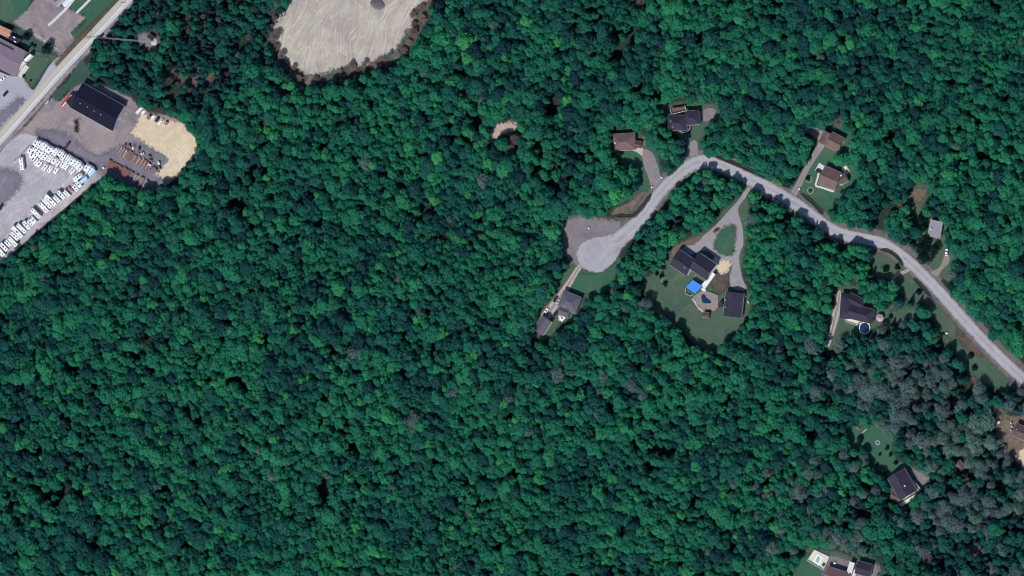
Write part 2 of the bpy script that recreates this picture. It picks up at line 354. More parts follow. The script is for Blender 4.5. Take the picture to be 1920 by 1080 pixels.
# residential lots
area('gravel_pad', [(1046, 440), (1052, 418), (1072, 406), (1118, 408), (1164, 414), (1192, 404), (1180, 428), (1130, 448), (1094, 458), (1086, 486), (1082, 500), (1064, 484), (1052, 464)], Z[2], GRAV)
area('lawn', [(1040, 440), (1056, 402), (1120, 402), (1070, 420), (1062, 470), (1090, 505), (1160, 480), (1160, 530), (1130, 552), (1100, 560), (1050, 530), (1060, 495)], Z[1], GRASS2)
area('lawn', [(1082, 514), (1120, 512), (1156, 492), (1150, 530), (1126, 548), (1094, 552), (1072, 545)], Z[2], GRASS)
RESID = [(1150, 456), (1182, 430), (1208, 400), (1234, 365), (1260, 336), (1290, 312), (1322, 302), (1358, 311), (1400, 332), (1450, 357), (1500, 387), (1540, 417), (1572, 436), (1612, 446), (1652, 455), (1687, 476), (1722, 506), (1762, 547), (1802, 592), (1842, 636), (1884, 678), (1932, 722), (1990, 775)]
path('road_shoulder', [(x, y-2) for x, y in RESID[1:]], 14.5, Z[2], cover_mat('shoulder_soil', (.14, .125, .115), (.17, .15, .13), (.10, .10, .08), .06, .8, 1.4, 1.6, mid=(.06, .08, .06)))
path('residential_road', RESID, [12, 11, 9.4, 8.8, 8.8, 9.2, 9.8, 9.6, 9, 8.8, 8.8, 8.6, 8.4, 8.0, 8, 8, 8, 8, 8, 8, 8, 8, 8], Z[5], ROAD, extra=[(1081, 475), (1085, 463), (1096, 453), (1109, 447), (1130, 443), (1156, 438), (1176, 428), (1190, 432), (1177, 447), (1168, 459), (1162, 473), (1152, 490), (1138, 504), (1121, 511), (1103, 507), (1090, 500), (1083, 487)])
path('driveway', [(1088, 498), (1074, 520), (1058, 546), (1044, 566), (1024, 592)], [4, 4.5, 6, 7, 8], Z[4], DRIVE2)
area('driveway', [(1204, 284), (1212, 279), (1226, 290), (1234, 312), (1240, 332), (1252, 345), (1240, 368), (1224, 356), (1216, 334), (1206, 306)], Z[3], DRIVE)
area('lawn', [(1150, 250), (1200, 246), (1232, 282), (1240, 330), (1226, 360), (1200, 368), (1160, 384), (1148, 380), (1180, 350), (1160, 300)], Z[1], GRASS)
area('bare_scrub', [(1150, 404), (1152, 392), (1182, 378), (1200, 360), (1222, 362), (1210, 386), (1190, 404)], Z[2], SCRUB)
area('lawn', [(1240, 196), (1350, 196), (1345, 240), (1316, 260), (1312, 300), (1270, 330), (1250, 326), (1284, 290), (1270, 250), (1244, 240)], Z[1], GRASS2)
area('driveway', [(1292, 268), (1306, 264), (1310, 288), (1316, 298), (1296, 306), (1270, 324), (1284, 298)], Z[3], DRIVE)
area('driveway', [(1312, 214), (1330, 202), (1344, 208), (1336, 222), (1322, 228)], Z[3], DRIVE)
path('driveway', [(1486, 366), (1498, 346), (1512, 318), (1530, 288), (1542, 266), (1536, 252), (1512, 242)], [6, 4.6, 4.2, 4.4, 6, 8, 3], Z[3], DRIVE)
area('lawn', [(1480, 362), (1520, 296), (1560, 238), (1610, 246), (1620, 320), (1600, 370), (1560, 410), (1530, 404), (1506, 384)], Z[1], GRASS)
area('concrete_patio', [(1528, 320), (1536, 305), (1547, 312), (1541, 326)], Z[4], CONC, .6, .5, False)
path('concrete_walk', [(1536, 322), (1532, 338), (1530, 348), (1542, 352), (1562, 359)], 1.3, Z[4], CONC, .5, .4)
area('lawn', [(1700, 346), (1744, 346), (1736, 380), (1726, 410), (1776, 410), (1792, 490), (1780, 530), (1750, 545), (1690, 470), (1700, 420)], Z[1], GRASS2)
area('bare_patch', [(1706, 360), (1718, 353), (1736, 354), (1740, 362), (1726, 378), (1712, 384)], Z[2], SCRUB)
area('driveway', [(1744, 510), (1760, 502), (1768, 486), (1772, 472), (1779, 478), (1780, 492), (1768, 504), (1757, 520)], Z[3], DRIVE2)
# large property
area('lawn', [(1248, 474), (1290, 446), (1340, 420), (1400, 370), (1402, 440), (1392, 510), (1410, 560), (1398, 604), (1360, 640), (1340, 668), (1304, 646), (1270, 614), (1230, 582), (1206, 550), (1206, 526), (1240, 500)], Z[1], GRASS2)
area('driveway', [(1262, 478), (1282, 462), (1310, 448), (1340, 424), (1360, 402), (1382, 378), (1398, 356), (1408, 350), (1400, 368), (1384, 392), (1392, 424), (1394, 456), (1386, 482), (1392, 520), (1400, 544), (1374, 540), (1368, 520), (1372, 494), (1346, 486), (1330, 472), (1318, 470), (1296, 478), (1270, 492)], Z[3], DRIVE3)
area('lawn_island', [(1339, 462), (1343, 448), (1352, 432), (1366, 423), (1377, 422), (1380, 436), (1378, 456), (1375, 474), (1364, 479), (1348, 474)], Z[5], GRASS)
area('sand_patch', [(1258, 470), (1274, 456), (1300, 446), (1316, 442), (1304, 456), (1284, 462), (1264, 478)], Z[4], SCRUB)
area('sand_patch', [(1336, 490), (1342, 484), (1360, 488), (1372, 490), (1366, 506), (1354, 514), (1344, 506)], Z[6], SAND)
area('bare_patch', [(1338, 516), (1352, 512), (1370, 518), (1366, 536), (1354, 548), (1340, 544), (1332, 530)], Z[2], RED)
area('bare_patch', [(1218, 566), (1228, 574), (1246, 590), (1262, 606), (1272, 618), (1262, 616), (1244, 600), (1222, 580)], Z[3], SCRUB)
# eastern lots
area('lawn', [(1620, 462), (1690, 480), (1730, 520), (1780, 585), (1800, 640), (1760, 620), (1740, 580), (1690, 600), (1640, 610), (1640, 560), (1632, 500)], Z[1], GRASS2)
path('driveway', [(1706, 505), (1696, 510), (1684, 514), (1674, 522)], 2.6, Z[3], DRIVE2)
area('lawn', [(1548, 660), (1544, 620), (1556, 560), (1572, 536), (1622, 540), (1660, 580), (1720, 574), (1724, 600), (1650, 612), (1620, 632), (1570, 650)], Z[2], GRASS2)
path('driveway', [(1574, 548), (1572, 570), (1566, 594), (1560, 620), (1552, 646)], [3, 5, 6, 5, 4], Z[3], DRIVE2)
area('bare_scrub', [(1546, 536), (1560, 540), (1562, 566), (1552, 570), (1544, 552)], Z[3], RED)
area('lawn', [(1768, 586), (1800, 612), (1850, 660), (1916, 724), (1900, 742), (1850, 724), (1820, 706), (1786, 656), (1760, 624)], Z[1], GRASS2)
area('bare_patch', [(1826, 704), (1836, 716), (1850, 728), (1840, 730), (1822, 714)], Z[2], RED)
area('bare_patch', [(1800, 612), (1820, 628), (1842, 664), (1830, 666), (1796, 636)], Z[2], RED)
area('lawn', [(1590, 800), (1636, 794), (1676, 814), (1674, 850), (1700, 872), (1744, 884), (1740, 920), (1700, 950), (1660, 920), (1664, 884), (1630, 886), (1616, 846), (1590, 850)], Z[1], GRASS)
area('bare_patch', [(1588, 836), (1594, 820), (1602, 824), (1604, 842), (1598, 852)], Z[2], SCRUB)
area('bare_patch', [(1686, 944), (1700, 950), (1716, 990), (1708, 998), (1694, 972)], Z[2], SCRUB)
area('driveway', [(1703, 882), (1714, 880), (1740, 892), (1738, 908), (1726, 922), (1714, 904)], Z[2], GRAV)
area('bare_patch', [(1850, 744), (1876, 762), (1896, 780), (1960, 786), (1960, 890), (1912, 872), (1884, 842), (1866, 812), (1868, 784)], Z[1], SCRUB)
area('sand_patch', [(1912, 848), (1930, 836), (1970, 850), (1970, 900), (1918, 872)], Z[2], SAND)
area('bare_patch', [(1806, 1024), (1824, 1020), (1844, 1030), (1842, 1044), (1816, 1042)], Z[1], SCRUB)
area('bare_patch', [(1414, 1072), (1428, 1056), (1450, 1056), (1462, 1064), (1440, 1080)], Z[1], RED)
area('lawn', [(1448, 1062), (1510, 1040), (1550, 1030), (1560, 1070), (1520, 1110), (1440, 1110)], Z[1], GRASS)
area('driveway', [(1552, 1044), (1590, 1050), (1650, 1062), (1650, 1120), (1550, 1120)], Z[2], GRAV)
area('bare_patch', [(666, 1050), (700, 1046), (712, 1060), (690, 1070), (668, 1064)], Z[0], RED)
area('bare_patch', [(1180, 260), (1210, 256), (1212, 272), (1198, 280), (1186, 276)], Z[3], SCRUB)

# drainage ditches: two low banks, the ditch's shade painted into the mud between
def ditch(pts, label=None):
    W = world_poly(smooth(pts, False, 6)); n = len(W); T = np.gradient(W, axis=0); T /= np.linalg.norm(T, axis=1)[:, None]; N = np.c_[-T[:, 1], T[:, 0]]
    prof = [(-1.9, .02, 0), (-.75, .75, 0), (-.45, .55, 0), (-.05, .22, 1), (.65, .22, 1), (1.1, .45, 0), (2.0, .02, 0)]
    vs, fs, mi = [], [], []
    for k in range(n):
        f = min(1, k/3, (n-1-k)/3); j = rnd.uniform(.85, 1.15)
        for o, h, _ in prof: vs.append((*(W[k]+N[k]*o*(.5+.5*f)*j), .21+h*f*j-.19*(abs(o) > 1.8)))
    m = len(prof)
    for k in range(n-1):
        for i in range(m-1): fs.append((k*m+i, (k+1)*m+i, (k+1)*m+i+1, k*m+i+1)); mi.append(1 if prof[i][2] or prof[i+1][2] else 0)
    b = MB(); b.v = vs; b.f = fs; b.mi = mi
    tag(b.build('drainage_ditch', [BANK, MUD_SHADE]), kind='structure')
ditch([(1152, 405), (1176, 406), (1190, 403), (1206, 386), (1222, 363)])
ditch([(1252, 330), (1268, 314), (1281, 298)])
ditch([(1318, 280), (1345, 293), (1380, 308), (1414, 323), (1448, 338)])
ditch([(1466, 346), (1476, 349), (1482, 352)])
ditch([(1502, 363), (1520, 377), (1534, 391), (1544, 402)])
ditch([(1650, 468), (1668, 472), (1684, 484), (1693, 499)])
ditch([(1713, 522), (1728, 538), (1746, 558)])
ditch([(1766, 524), (1778, 538), (1790, 552)])
ditch([(1046, 470), (1056, 488), (1068, 504)])

# ------------------------------------------------------------------ trees: shared meshes
def quads_mesh(name, C, N_, size, mats, extra=None, lv=None, asp=1.0):
    n = len(C); N_ = N_/np.linalg.norm(N_, axis=1)[:, None]; ref = rng.normal(size=(n, 3)); A = np.cross(N_, ref); A /= np.linalg.norm(A, axis=1)[:, None]; B = np.cross(N_, A)
    s = size[:, None]; a = A*s*.5; b = B*s*.5*asp
    V = np.stack([C-a-b*.7, C+a*.9-b, C+a+b*.8, C-a*.8+b], 1).reshape(-1, 3)
    vs = V.tolist(); fs = np.arange(4*n).reshape(-1, 4).tolist(); mi = [0]*n; lvv = (rng.random(n) if lv is None else lv).tolist()
    if extra:
        b0 = len(vs); vs += extra.v; fs += [[b0+i for i in f] for f in extra.f]; mi += [1]*len(extra.f); lvv += [0]*len(extra.f)
    me = bpy.data.meshes.new(name); me.from_pydata(vs, [], fs)
    for m in mats: me.materials.append(m)
    me.polygons.foreach_set('material_index', mi)
    at = me.attributes.new('lv', 'FLOAT', 'FACE'); at.data.foreach_set('value', lvv); return me
def trunk_mb(h, r, spread, limbs=5):
    b = MB(); p = Vector((0, 0, -.1)); segs = 4
    for k in range(segs):
        p2 = Vector((rnd.uniform(-.25, .25), rnd.uniform(-.25, .25), h*(k+1)/segs)); b.tube(p, p2, r*(1-.8*k/segs), r*(1-.8*(k+1)/segs)); p = p2
    for k in range(limbs):
        t = 2*math.pi*(k+rnd.random()*.6)/limbs; z0 = h*rnd.uniform(.4, .7)
        b.tube((0, 0, z0), (math.cos(t)*spread*.7, math.sin(t)*spread*.7, z0+h*.22), r*.35, r*.1, 5)
    return b
def crown_pts(Rr, h, base, nclump, nleaf, flat=1.0, lsz=(.5, .95), nr=.5):
    Cs, Ns, Sz, Lv = [], [], [], []
    cz = base+(h-base)*.42; rz = h-cz; lob = [(rng.uniform(0, 6.28), rng.uniform(.1, .24)) for _ in range(3)]
    for k in range(nclump):
        zz = 1-1.45*((k+.5)/nclump); t = k*2.39996+rng.uniform(-.5, .5); rr = math.sqrt(max(0, 1-zz*zz))
        jit = rng.uniform(.68, 1.0)*(1+sum(a*math.cos((j+2)*t+p) for j, (p, a) in enumerate(lob))*.95)
        c = np.array((math.cos(t)*rr*Rr*jit*.82, math.sin(t)*rr*Rr*jit*.82, cz+zz*rz*.86*rng.uniform(.82, 1.06)))
        cr = Rr*rng.uniform(.28, .52)
        nn = int(nleaf*rng.uniform(.7, 1.3)); d = rng.normal(size=(nn, 3)); d[:, 2] = np.abs(d[:, 2])*1.1-.25; d /= np.linalg.norm(d, axis=1)[:, None]
        rad = cr*rng.uniform(.72, 1.08, nn)[:, None]
        Cs.append(c+d*rad*np.array((1, 1, .75))); Ns.append(d+rng.normal(size=(nn, 3))*nr+np.array((0, 0, .25))); Sz.append(rng.uniform(lsz[0], lsz[1], nn)*Rr/4)
        Lv.append(np.clip(rng.random(nn)*.75+rng.uniform(-.2, .35), 0, 1))
    return np.concatenate(Cs), np.concatenate(Ns), np.concatenate(Sz), np.concatenate(Lv)
VAR = {'broadleaf': [], 'conifer': [], 'sage': [], 'bare': []}
def register(kind, C, N_, Sz, Lv, tr, mat, asp=1.0):
    k = len(VAR[kind]); full = quads_mesh('%s_tree' % kind, C, N_, Sz, [mat, BARK], tr, Lv, asp)
    crown = quads_mesh('crown', C, N_, Sz, [mat], None, Lv, asp); trunk = tr.mesh('trunk', BARK)
    VAR[kind].append((full, crown, trunk))
for k in range(10):
    h = 15; tr = trunk_mb(9.5, .3, 3.2)
    C, N_, Sz, Lv = crown_pts(4.0, h, 4.5+rng.uniform(-.8, 1.5), int(rng.integers(16, 26)), 84, lsz=(.42, .82), nr=.36)
    register('broadleaf', C, N_, Sz, Lv, tr, LEAF)
for k in range(4):
    h = 15; tr = trunk_mb(14.5, .22, .3, 0); Cs, Ns, Sz = [], [], []
    for lv_ in range(17):
        f = lv_/16; z = 2.2+(h-2.4)*f; rad = 3.0*(1-f)**.8*rng.uniform(.85, 1.12)+.15; nb = max(4, int(11*(1-f)+4)); ph = rng.uniform(0, 6.28)
        for j in range(nb):
            t = ph+2*math.pi*j/nb+rng.uniform(-.2, .2); rl = rad*rng.uniform(.75, 1.15); m = max(2, int(rl/.42))
            for i in range(m):
                u = (i+.7)/m; Cs.append((math.cos(t)*rl*u, math.sin(t)*rl*u, z-.45*rl*u*u+rng.uniform(-.1, .1)))
                Ns.append((math.cos(t)*.45+rng.normal()*.3, math.sin(t)*.45+rng.normal()*.3, 1)); Sz.append(rng.uniform(.38, .66)*(1.15-.35*u))
    n = len(Cs); register('conifer', np.array(Cs), np.array(Ns), np.array(Sz), rng.random(n)*.9, tr, NEEDLE)
for k in range(3):
    tr = trunk_mb(9.5, .26, 3.2, 7)
    C, N_, Sz, Lv = crown_pts(4.0, 14, 4.5, 34, 34, lsz=(.3, .65), nr=.6); register('sage', C, N_, Sz, Lv*.9, tr, SAGE)
for k in range(3):
    tr = trunk_mb(8, .2, 2.6, 7); n = 760; d = rng.normal(size=(n, 3)); d[:, 2] = np.abs(d[:, 2])*.9+.1; d /= np.linalg.norm(d, axis=1)[:, None]
    C = np.array((0, 0, 5.0))+d*rng.uniform(1.2, 3.6, n)[:, None]*np.array((1, 1, 1.1)); N_ = np.cross(d, rng.normal(size=(n, 3)))+np.array((0, 0, .3))
    register('bare', C, N_, rng.uniform(.22, .42, n), rng.random(n)*.6, tr, TWIG, asp=1.6)

# ------------------------------------------------------------------ open ground (photo outline of the gaps in the canopy)
CLEAR = [
 ('main road yards', [(-90, -60), (252, -60), (240, 5), (214, 42), (190, 66), (170, 80), (160, 105), (157, 135), (170, 160), (200, 168), (246, 184), (264, 200), (302, 212), (336, 226), (350, 246), (366, 262), (360, 290), (340, 314), (318, 336), (290, 352), (262, 350), (232, 342), (206, 330), (186, 334), (172, 348), (150, 372), (120, 396), (95, 414), (70, 432), (40, 457), (10, 480), (-90, 560)]),
 ('mast compound', [(250, 74), (262, 62), (290, 62), (297, 82), (280, 92)]),
 ('big pale dirt clearing', [(556, -60), (540, 12), (530, 30), (508, 60), (504, 82), (516, 104), (532, 124), (556, 150), (574, 160), (626, 146), (690, 134), (736, 122), (762, 104), (772, 80), (780, 54), (792, 30), (806, 6), (816, -60)]),
 ('small bare patch in the woods', [(914, 262), (918, 248), (938, 232), (962, 226), (967, 240), (948, 252), (930, 258), (920, 268)]),
 ('turnaround', [(1050, 440), (1056, 414), (1076, 406), (1150, 408), (1190, 402), (1212, 384), (1236, 360), (1262, 330), (1290, 304), (1320, 290), (1360, 300), (1410, 325), (1450, 345), (1500, 372), (1540, 404), (1576, 424), (1612, 432), (1656, 440), (1696, 466), (1730, 498), (1770, 540), (1810, 584), (1850, 628), (1930, 700), (1930, 735), (1880, 690), (1838, 646), (1796, 602), (1754, 558), (1714, 516), (1680, 488), (1648, 466), (1610, 457), (1566, 448), (1530, 428), (1492, 400), (1440, 372), (1396, 348), (1352, 324), (1320, 316), (1294, 324), (1266, 350), (1244, 380), (1218, 408), (1194, 434), (1172, 462), (1154, 492), (1150, 520), (1120, 520), (1090, 508), (1064, 486)]),
 ('brown hip-roofed house', [(1145, 246), (1200, 246), (1212, 270), (1228, 280), (1238, 310), (1248, 332), (1232, 364), (1215, 362), (1202, 336), (1190, 304), (1160, 300), (1150, 284)]),
 ('brown scrub strip', [(1150, 404), (1150, 390), (1180, 376), (1196, 364), (1206, 356), (1224, 362), (1212, 386), (1190, 404)]),
 ('dark house with white deck rails', [(1244, 194), (1312, 194), (1346, 203), (1338, 222), (1320, 232), (1312, 262), (1312, 300), (1288, 306), (1282, 290), (1292, 268), (1276, 252), (1250, 244)]),
 ('brown house with pale gable', [(1482, 362), (1500, 328), (1520, 296), (1538, 272), (1510, 248), (1530, 240), (1562, 240), (1594, 256), (1588, 278), (1562, 292), (1544, 298), (1524, 322), (1500, 366)]),
 ('brown house with round drive beds', [(1494, 366), (1516, 326), (1530, 304), (1548, 312), (1580, 306), (1602, 318), (1602, 346), (1572, 366), (1562, 386), (1542, 402), (1514, 386)]),
 ('pale grey-roofed house', [(1706, 352), (1740, 350), (1738, 372), (1722, 386), (1722, 406), (1744, 404), (1768, 416), (1766, 450), (1776, 464), (1786, 488), (1776, 520), (1746, 540), (1724, 504), (1706, 476), (1730, 440), (1712, 400)]),
 ('large house with blue roof', [(1252, 472), (1270, 455), (1300, 443), (1330, 428), (1352, 398), (1380, 372), (1398, 352), (1404, 352), (1400, 374), (1387, 395), (1397, 420), (1396, 456), (1390, 490), (1387, 515), (1402, 540), (1406, 575), (1396, 602), (1375, 622), (1350, 642), (1340, 664), (1318, 655), (1300, 640), (1280, 616), (1255, 600), (1230, 582), (1214, 560), (1208, 530), (1222, 515), (1246, 500)]),
 ('grey house below the turnaround', [(1066, 494), (1084, 498), (1102, 508), (1152, 500), (1146, 530), (1126, 546), (1098, 556), (1092, 580), (1072, 602), (1052, 606), (1040, 626), (1018, 640), (998, 630), (1000, 606), (1018, 576), (1042, 550), (1058, 524)]),
 ('roadside lawn', [(1640, 470), (1690, 484), (1725, 520), (1760, 560), (1780, 590), (1745, 584), (1722, 562), (1692, 555), (1686, 530), (1664, 520), (1642, 524), (1637, 500)]),
 ('charcoal house with round pool', [(1562, 540), (1610, 542), (1622, 568), (1645, 590), (1655, 583), (1710, 578), (1720, 595), (1680, 605), (1642, 606), (1640, 626), (1590, 622), (1570, 640), (1555, 652), (1546, 650), (1552, 620), (1562, 590)]),
 ('strip of lawn by the road bend', [(1746, 562), (1772, 588), (1830, 650), (1870, 686), (1912, 722), (1882, 726), (1846, 718), (1824, 704), (1786, 656), (1762, 634), (1744, 600)]),
 ('charcoal house in the grey trees', [(1596, 800), (1640, 798), (1672, 814), (1672, 850), (1692, 870), (1712, 878), (1742, 890), (1732, 916), (1708, 932), (1700, 945), (1692, 952), (1670, 934), (1664, 890), (1640, 882), (1625, 842), (1592, 842)]),
 ('brown roof at the east edge', [(1868, 764), (1896, 780), (1960, 786), (1960, 890), (1915, 872), (1888, 850), (1874, 830), (1864, 800)]),
 ('white pool deck at the south edge', [(1488, 1076), (1500, 1058), (1512, 1028), (1556, 1030), (1600, 1042), (1644, 1052), (1640, 1130), (1488, 1130)]),
 ('small brown shed', [(1786, 864), (1800, 860), (1812, 876), (1802, 886)]),
 ('south bare patch', [(1812, 1024), (1840, 1026), (1838, 1038), (1818, 1038)]),
]
for nm_, poly_ in CLEAR:
    if nm_ not in ('main road yards', 'big pale dirt clearing', 'small bare patch in the woods'): area('clearing_grass', poly_, .014, GRASS2, 1.6)
def in_px(pts):
    best = np.full(len(pts), -1e9); who = np.zeros(len(pts), int)
    for k, (_, poly) in enumerate(CLEAR):
        d, s, i = seg_dist(pts, np.array(poly, float)); sd = np.where(i, d, -d); m = sd > best; best = np.where(m, sd, best); who = np.where(m, k, who)
    return best, who
def in_poly(pts, poly):
    return seg_dist(pts, np.array(poly, float))[2]
def vnoise(pts, scale, seed):
    r = np.random.default_rng(seed); tab = r.random((64, 64)); p = pts/scale; i = np.floor(p).astype(int); f = p-i; f = f*f*(3-2*f)
    g_ = lambda a, b: tab[(i[:, 0]+a) % 64, (i[:, 1]+b) % 64]
    return (g_(0, 0)*(1-f[:, 0])+g_(1, 0)*f[:, 0])*(1-f[:, 1])+(g_(0, 1)*(1-f[:, 0])+g_(1, 1)*f[:, 0])*f[:, 1]
# dart throwing
LO = np.array((-430., -270.)); HI = np.array((440., 270.)); NT_ = 90000
cand = rng.random((NT_, 2))*(HI-LO)+LO
big = vnoise(cand, 38, 3); rad = np.where(rng.random(NT_) < .10, rng.uniform(4.8, 6.3, NT_), np.clip(2.4+2.4*rng.random(NT_)*(.5+.8*big), 2.2, 4.8))
def pxs(w2, z):
    v = np.c_[w2, np.full(len(w2), z) if np.isscalar(z) else z]-CAM; dep = v@F
    return np.c_[960+960*(v@R)/dep/HW, 540-960*(v@U)/dep/HW]
gp = pxs(cand, 0.)
# small dense mixed wood beside the mast
nwood = in_poly(gp, [(170, 60), (250, -60), (560, -60), (520, 60), (500, 120), (420, 210), (300, 215), (160, 150)])
rad = np.where(nwood, rad*.72, rad)
hgt = 6.0+rad*1.15+rng.random(NT_)*2.6; hgt = np.where(nwood, hgt*.75, hgt)
sd_g, _ = in_px(gp); hgt *= .70+.30*np.clip(-sd_g/50, 0, 1)
ap = pxs(cand, hgt*.68)
sd_a, who = in_px(ap)
ok = (sd_a < -rad/MPP*.84) & (sd_g < -2)
gapn = vnoise(cand, 11, 8)*.6+vnoise(cand, 27, 9)*.4
ok &= ~((gapn < .26) & (rng.random(NT_) < .85))
cell = {}; sel = []
okid = np.nonzero(ok)[0]; okid = okid[np.argsort(np.where((rad[okid] > 4.8) & (rng.random(len(okid)) < .10), 0, 1), kind='stable')]
for i in okid:
    x, y = cand[i]; cx, cy = int(x//7), int(y//7); good = True
    for a in (-1, 0, 1):
        for b in (-1, 0, 1):
            for j in cell.get((cx+a, cy+b), ()):
                dd = (cand[j, 0]-x)**2+(cand[j, 1]-y)**2
                if dd < (.50*(rad[i]+rad[j]))**2: good = False; break
            if not good: break
        if not good: break
    if good: cell.setdefault((cx, cy), []).append(i); sel.append(i)
sel = np.array(sel); TW = cand[sel]; TR = rad[sel]; THt = hgt[sel]; TG = gp[sel]; TA = ap[sel]; TS = sd_a[sel]; TWho = who[sel]
# kinds
u = rng.random(len(sel)); kind = np.zeros(len(sel), int)
pc = np.full(len(sel), .008)
for poly, v in [([(1500, 640), (1700, 620), (1800, 660), (1930, 740), (1930, 1090), (1540, 1090), (1560, 960), (1660, 900), (1560, 780)], .22),
                ([(1380, 350), (1560, 440), (1640, 470), (1640, 540), (1560, 470), (1400, 400)], .35), ([(1160, 450), (1260, 330), (1300, 310), (1290, 340), (1200, 460), (1150, 520)], .4),
                ([(170, 60), (250, -60), (560, -60), (520, 60), (500, 120), (420, 210), (300, 215), (160, 150)], .35), ([(1700, 380), (1760, 380), (1760, 500), (1690, 460)], .5),
                ([(1780, 700), (1930, 730), (1930, 780), (1800, 740)], .7), ([(1650, 560), (1780, 560), (1800, 690), (1600, 650)], .35), ([(1380, 330), (1480, 370), (1560, 420), (1500, 420), (1400, 370)], .3)]:
    pc = np.where(in_poly(TA, poly), v, pc)
pg = np.full(len(sel), .005)
for poly, v in [([(1480, 640), (1720, 600), (1930, 720), (1930, 1090), (1380, 1090), (1360, 880), (1560, 860)], .16), ([(1600, 690), (1720, 660), (1830, 720), (1880, 780), (1880, 850), (1930, 880), (1930, 1000), (1760, 1000), (1740, 860), (1660, 800), (1560, 740)], .56),
                ([(1400, 880), (1560, 880), (1640, 960), (1660, 1060), (1560, 1030), (1440, 960)], .3), ([(960, 680), (1140, 680), (1140, 740), (980, 740)], .12)]:
    pg = np.where(in_poly(TA, poly), v, pg)
pb = np.full(len(sel), .006)
for poly, v in [([(750, -60), (830, -60), (800, 60), (760, 110), (700, 140), (620, 165), (560, 170), (560, 140), (740, 100)], .7), ([(500, 20), (530, 0), (500, 160), (560, 200), (520, 160)], .4), ([(280, -20), (480, -20), (420, 180), (300, 180)], .1),
                ([(910, 240), (980, 230), (1000, 290), (920, 300)], .5)]:
    pb = np.where(in_poly(TA, poly), v, pb)
kind = np.where(u < pc, 1, np.where(u < pc+pg, 2, np.where(u < pc+pg+pb, 3, 0)))
tn = vnoise(TW, 24, 5)*.45+rng.random(len(sel))*.55
edge_b = np.clip(1-(-TS)/60, 0, 1)*.12
tint = np.clip((tn-.04)*1.0+edge_b, 0, 1)
ud = rng.random(len(sel)); tint = np.where(ud < .10, tint*.15, np.where(ud > .95, .7+.25*rng.random(len(sel)), tint*.88))
dark_se = in_poly(TA, [(1500, 640), (1700, 620), (1930, 740), (1930, 1090), (1540, 1090), (1560, 960), (1660, 900), (1560, 780)]); tint = np.where(dark_se & (kind == 0), tint*.55, tint)
tint = np.where(nwood[sel], tint*.6, tint)
KN = ['broadleaf', 'conifer', 'sage', 'bare']; BASE_R = [4, 3.0, 4, 3.6]; BASE_H = [15, 15, 14, 9]
sx = np.array([TR[i]/BASE_R[kind[i]] for i in range(len(sel))]); sz = np.array([THt[i]/BASE_H[kind[i]] for i in range(len(sel))])
sx = np.where(kind == 3, sx*.75, np.where(kind == 1, sx*.85, sx)); sz = np.where(kind == 3, sz*.55, np.where(kind == 1, sz*1.1, sz))
varn = np.array([rnd.randrange(len(VAR[KN[k]])) for k in kind]); rotz = rng.random(len(sel))*6.283
RIM = np.array([(x+rng.normal()*7, y+rng.normal()*6) for x, y in smooth([(800, -8), (792, 12), (780, 30), (770, 52), (764, 76), (752, 94), (728, 108), (690, 122), (650, 132), (610, 142), (572, 150), (552, 138), (530, 118), (514, 98), (506, 74), (516, 52), (534, 30)], False, 4)][:62:2])
rimw = np.array([P(x, y, 2.5)[:2] for x, y in RIM]); nr_ = len(RIM)
TW = np.r_[TW, rimw]; TA = np.r_[TA, RIM]; TR = np.r_[TR, rng.uniform(1.6, 3.2, nr_)]; TS = np.r_[TS, np.full(nr_, -2.)]; TWho = np.r_[TWho, np.full(nr_, 2)]
kind = np.r_[kind, np.full(nr_, 3)]; tint = np.r_[tint, rng.random(nr_)]; varn = np.r_[varn, rng.integers(0, 3, nr_)]; rotz = np.r_[rotz, rng.random(nr_)*6.28]
sx = np.r_[sx, rng.uniform(.4, .9, nr_)]; sz = np.r_[sz, rng.uniform(.25, .5, nr_)]; sel = np.r_[sel, np.zeros(nr_, int)]
inview = (TA[:, 0] > 0) & (TA[:, 0] < 1920) & (TA[:, 1] > 0) & (TA[:, 1] < 1080)
indiv = np.zeros(len(sel), bool)
for k in range(4):
    ids = np.nonzero((kind == k) & inview)[0]
    if len(ids) > 300: ids = ids[np.argsort(-(TS[ids]+TR[ids]*1.5))[:300]]
    indiv[ids] = True
NOUN = ['broadleaf tree', 'conifer', 'grey-green tree', 'bare brushy tree']; NAME = ['broadleaf_tree', 'conifer_tree', 'grey_green_tree', 'bare_tree']
TONE = [['dark green', 'mid green', 'bright green'], ['dark', 'dark', 'blue-green'], ['grey', 'pale grey', 'sage'], ['purplish', 'brown', 'brown']]
buckets = {}
for i in np.nonzero(indiv)[0]: buckets.setdefault((kind[i], TWho[i]), []).append(i)
for (k, wv_), ids in buckets.items():
    nm, poly = CLEAR[wv_]; cx, cy = np.mean(np.array(poly), 0)
    nm = {'turnaround': 'winding residential road'}.get(nm, nm)
    ids.sort(key=lambda i: (math.atan2(TA[i, 0]-cx, -(TA[i, 1]-cy))) % (2*math.pi))
    for j, i in enumerate(ids):
        tone = TONE[k][min(2, int(tint[i]*3))]
        size = 'large' if TR[i] > 4.8 else ('small' if TR[i] < 3.0 else '')
        lab = ' '.join(x for x in [size, tone, NOUN[k]+',', ordinal(j+1), 'clockwise around the', nm] if x)
        full, crown, trunk = VAR[KN[k]][varn[i]]
        e = empty(NAME[k], (TW[i, 0], TW[i, 1], 0), rotz[i], lab, 'tree', NOUN[k]+'s around the open ground')
        e.scale = (sx[i], sx[i], sz[i]); link('trunk', trunk, e)
        c = link('crown', crown, e); c['tint'] = float(tint[i])
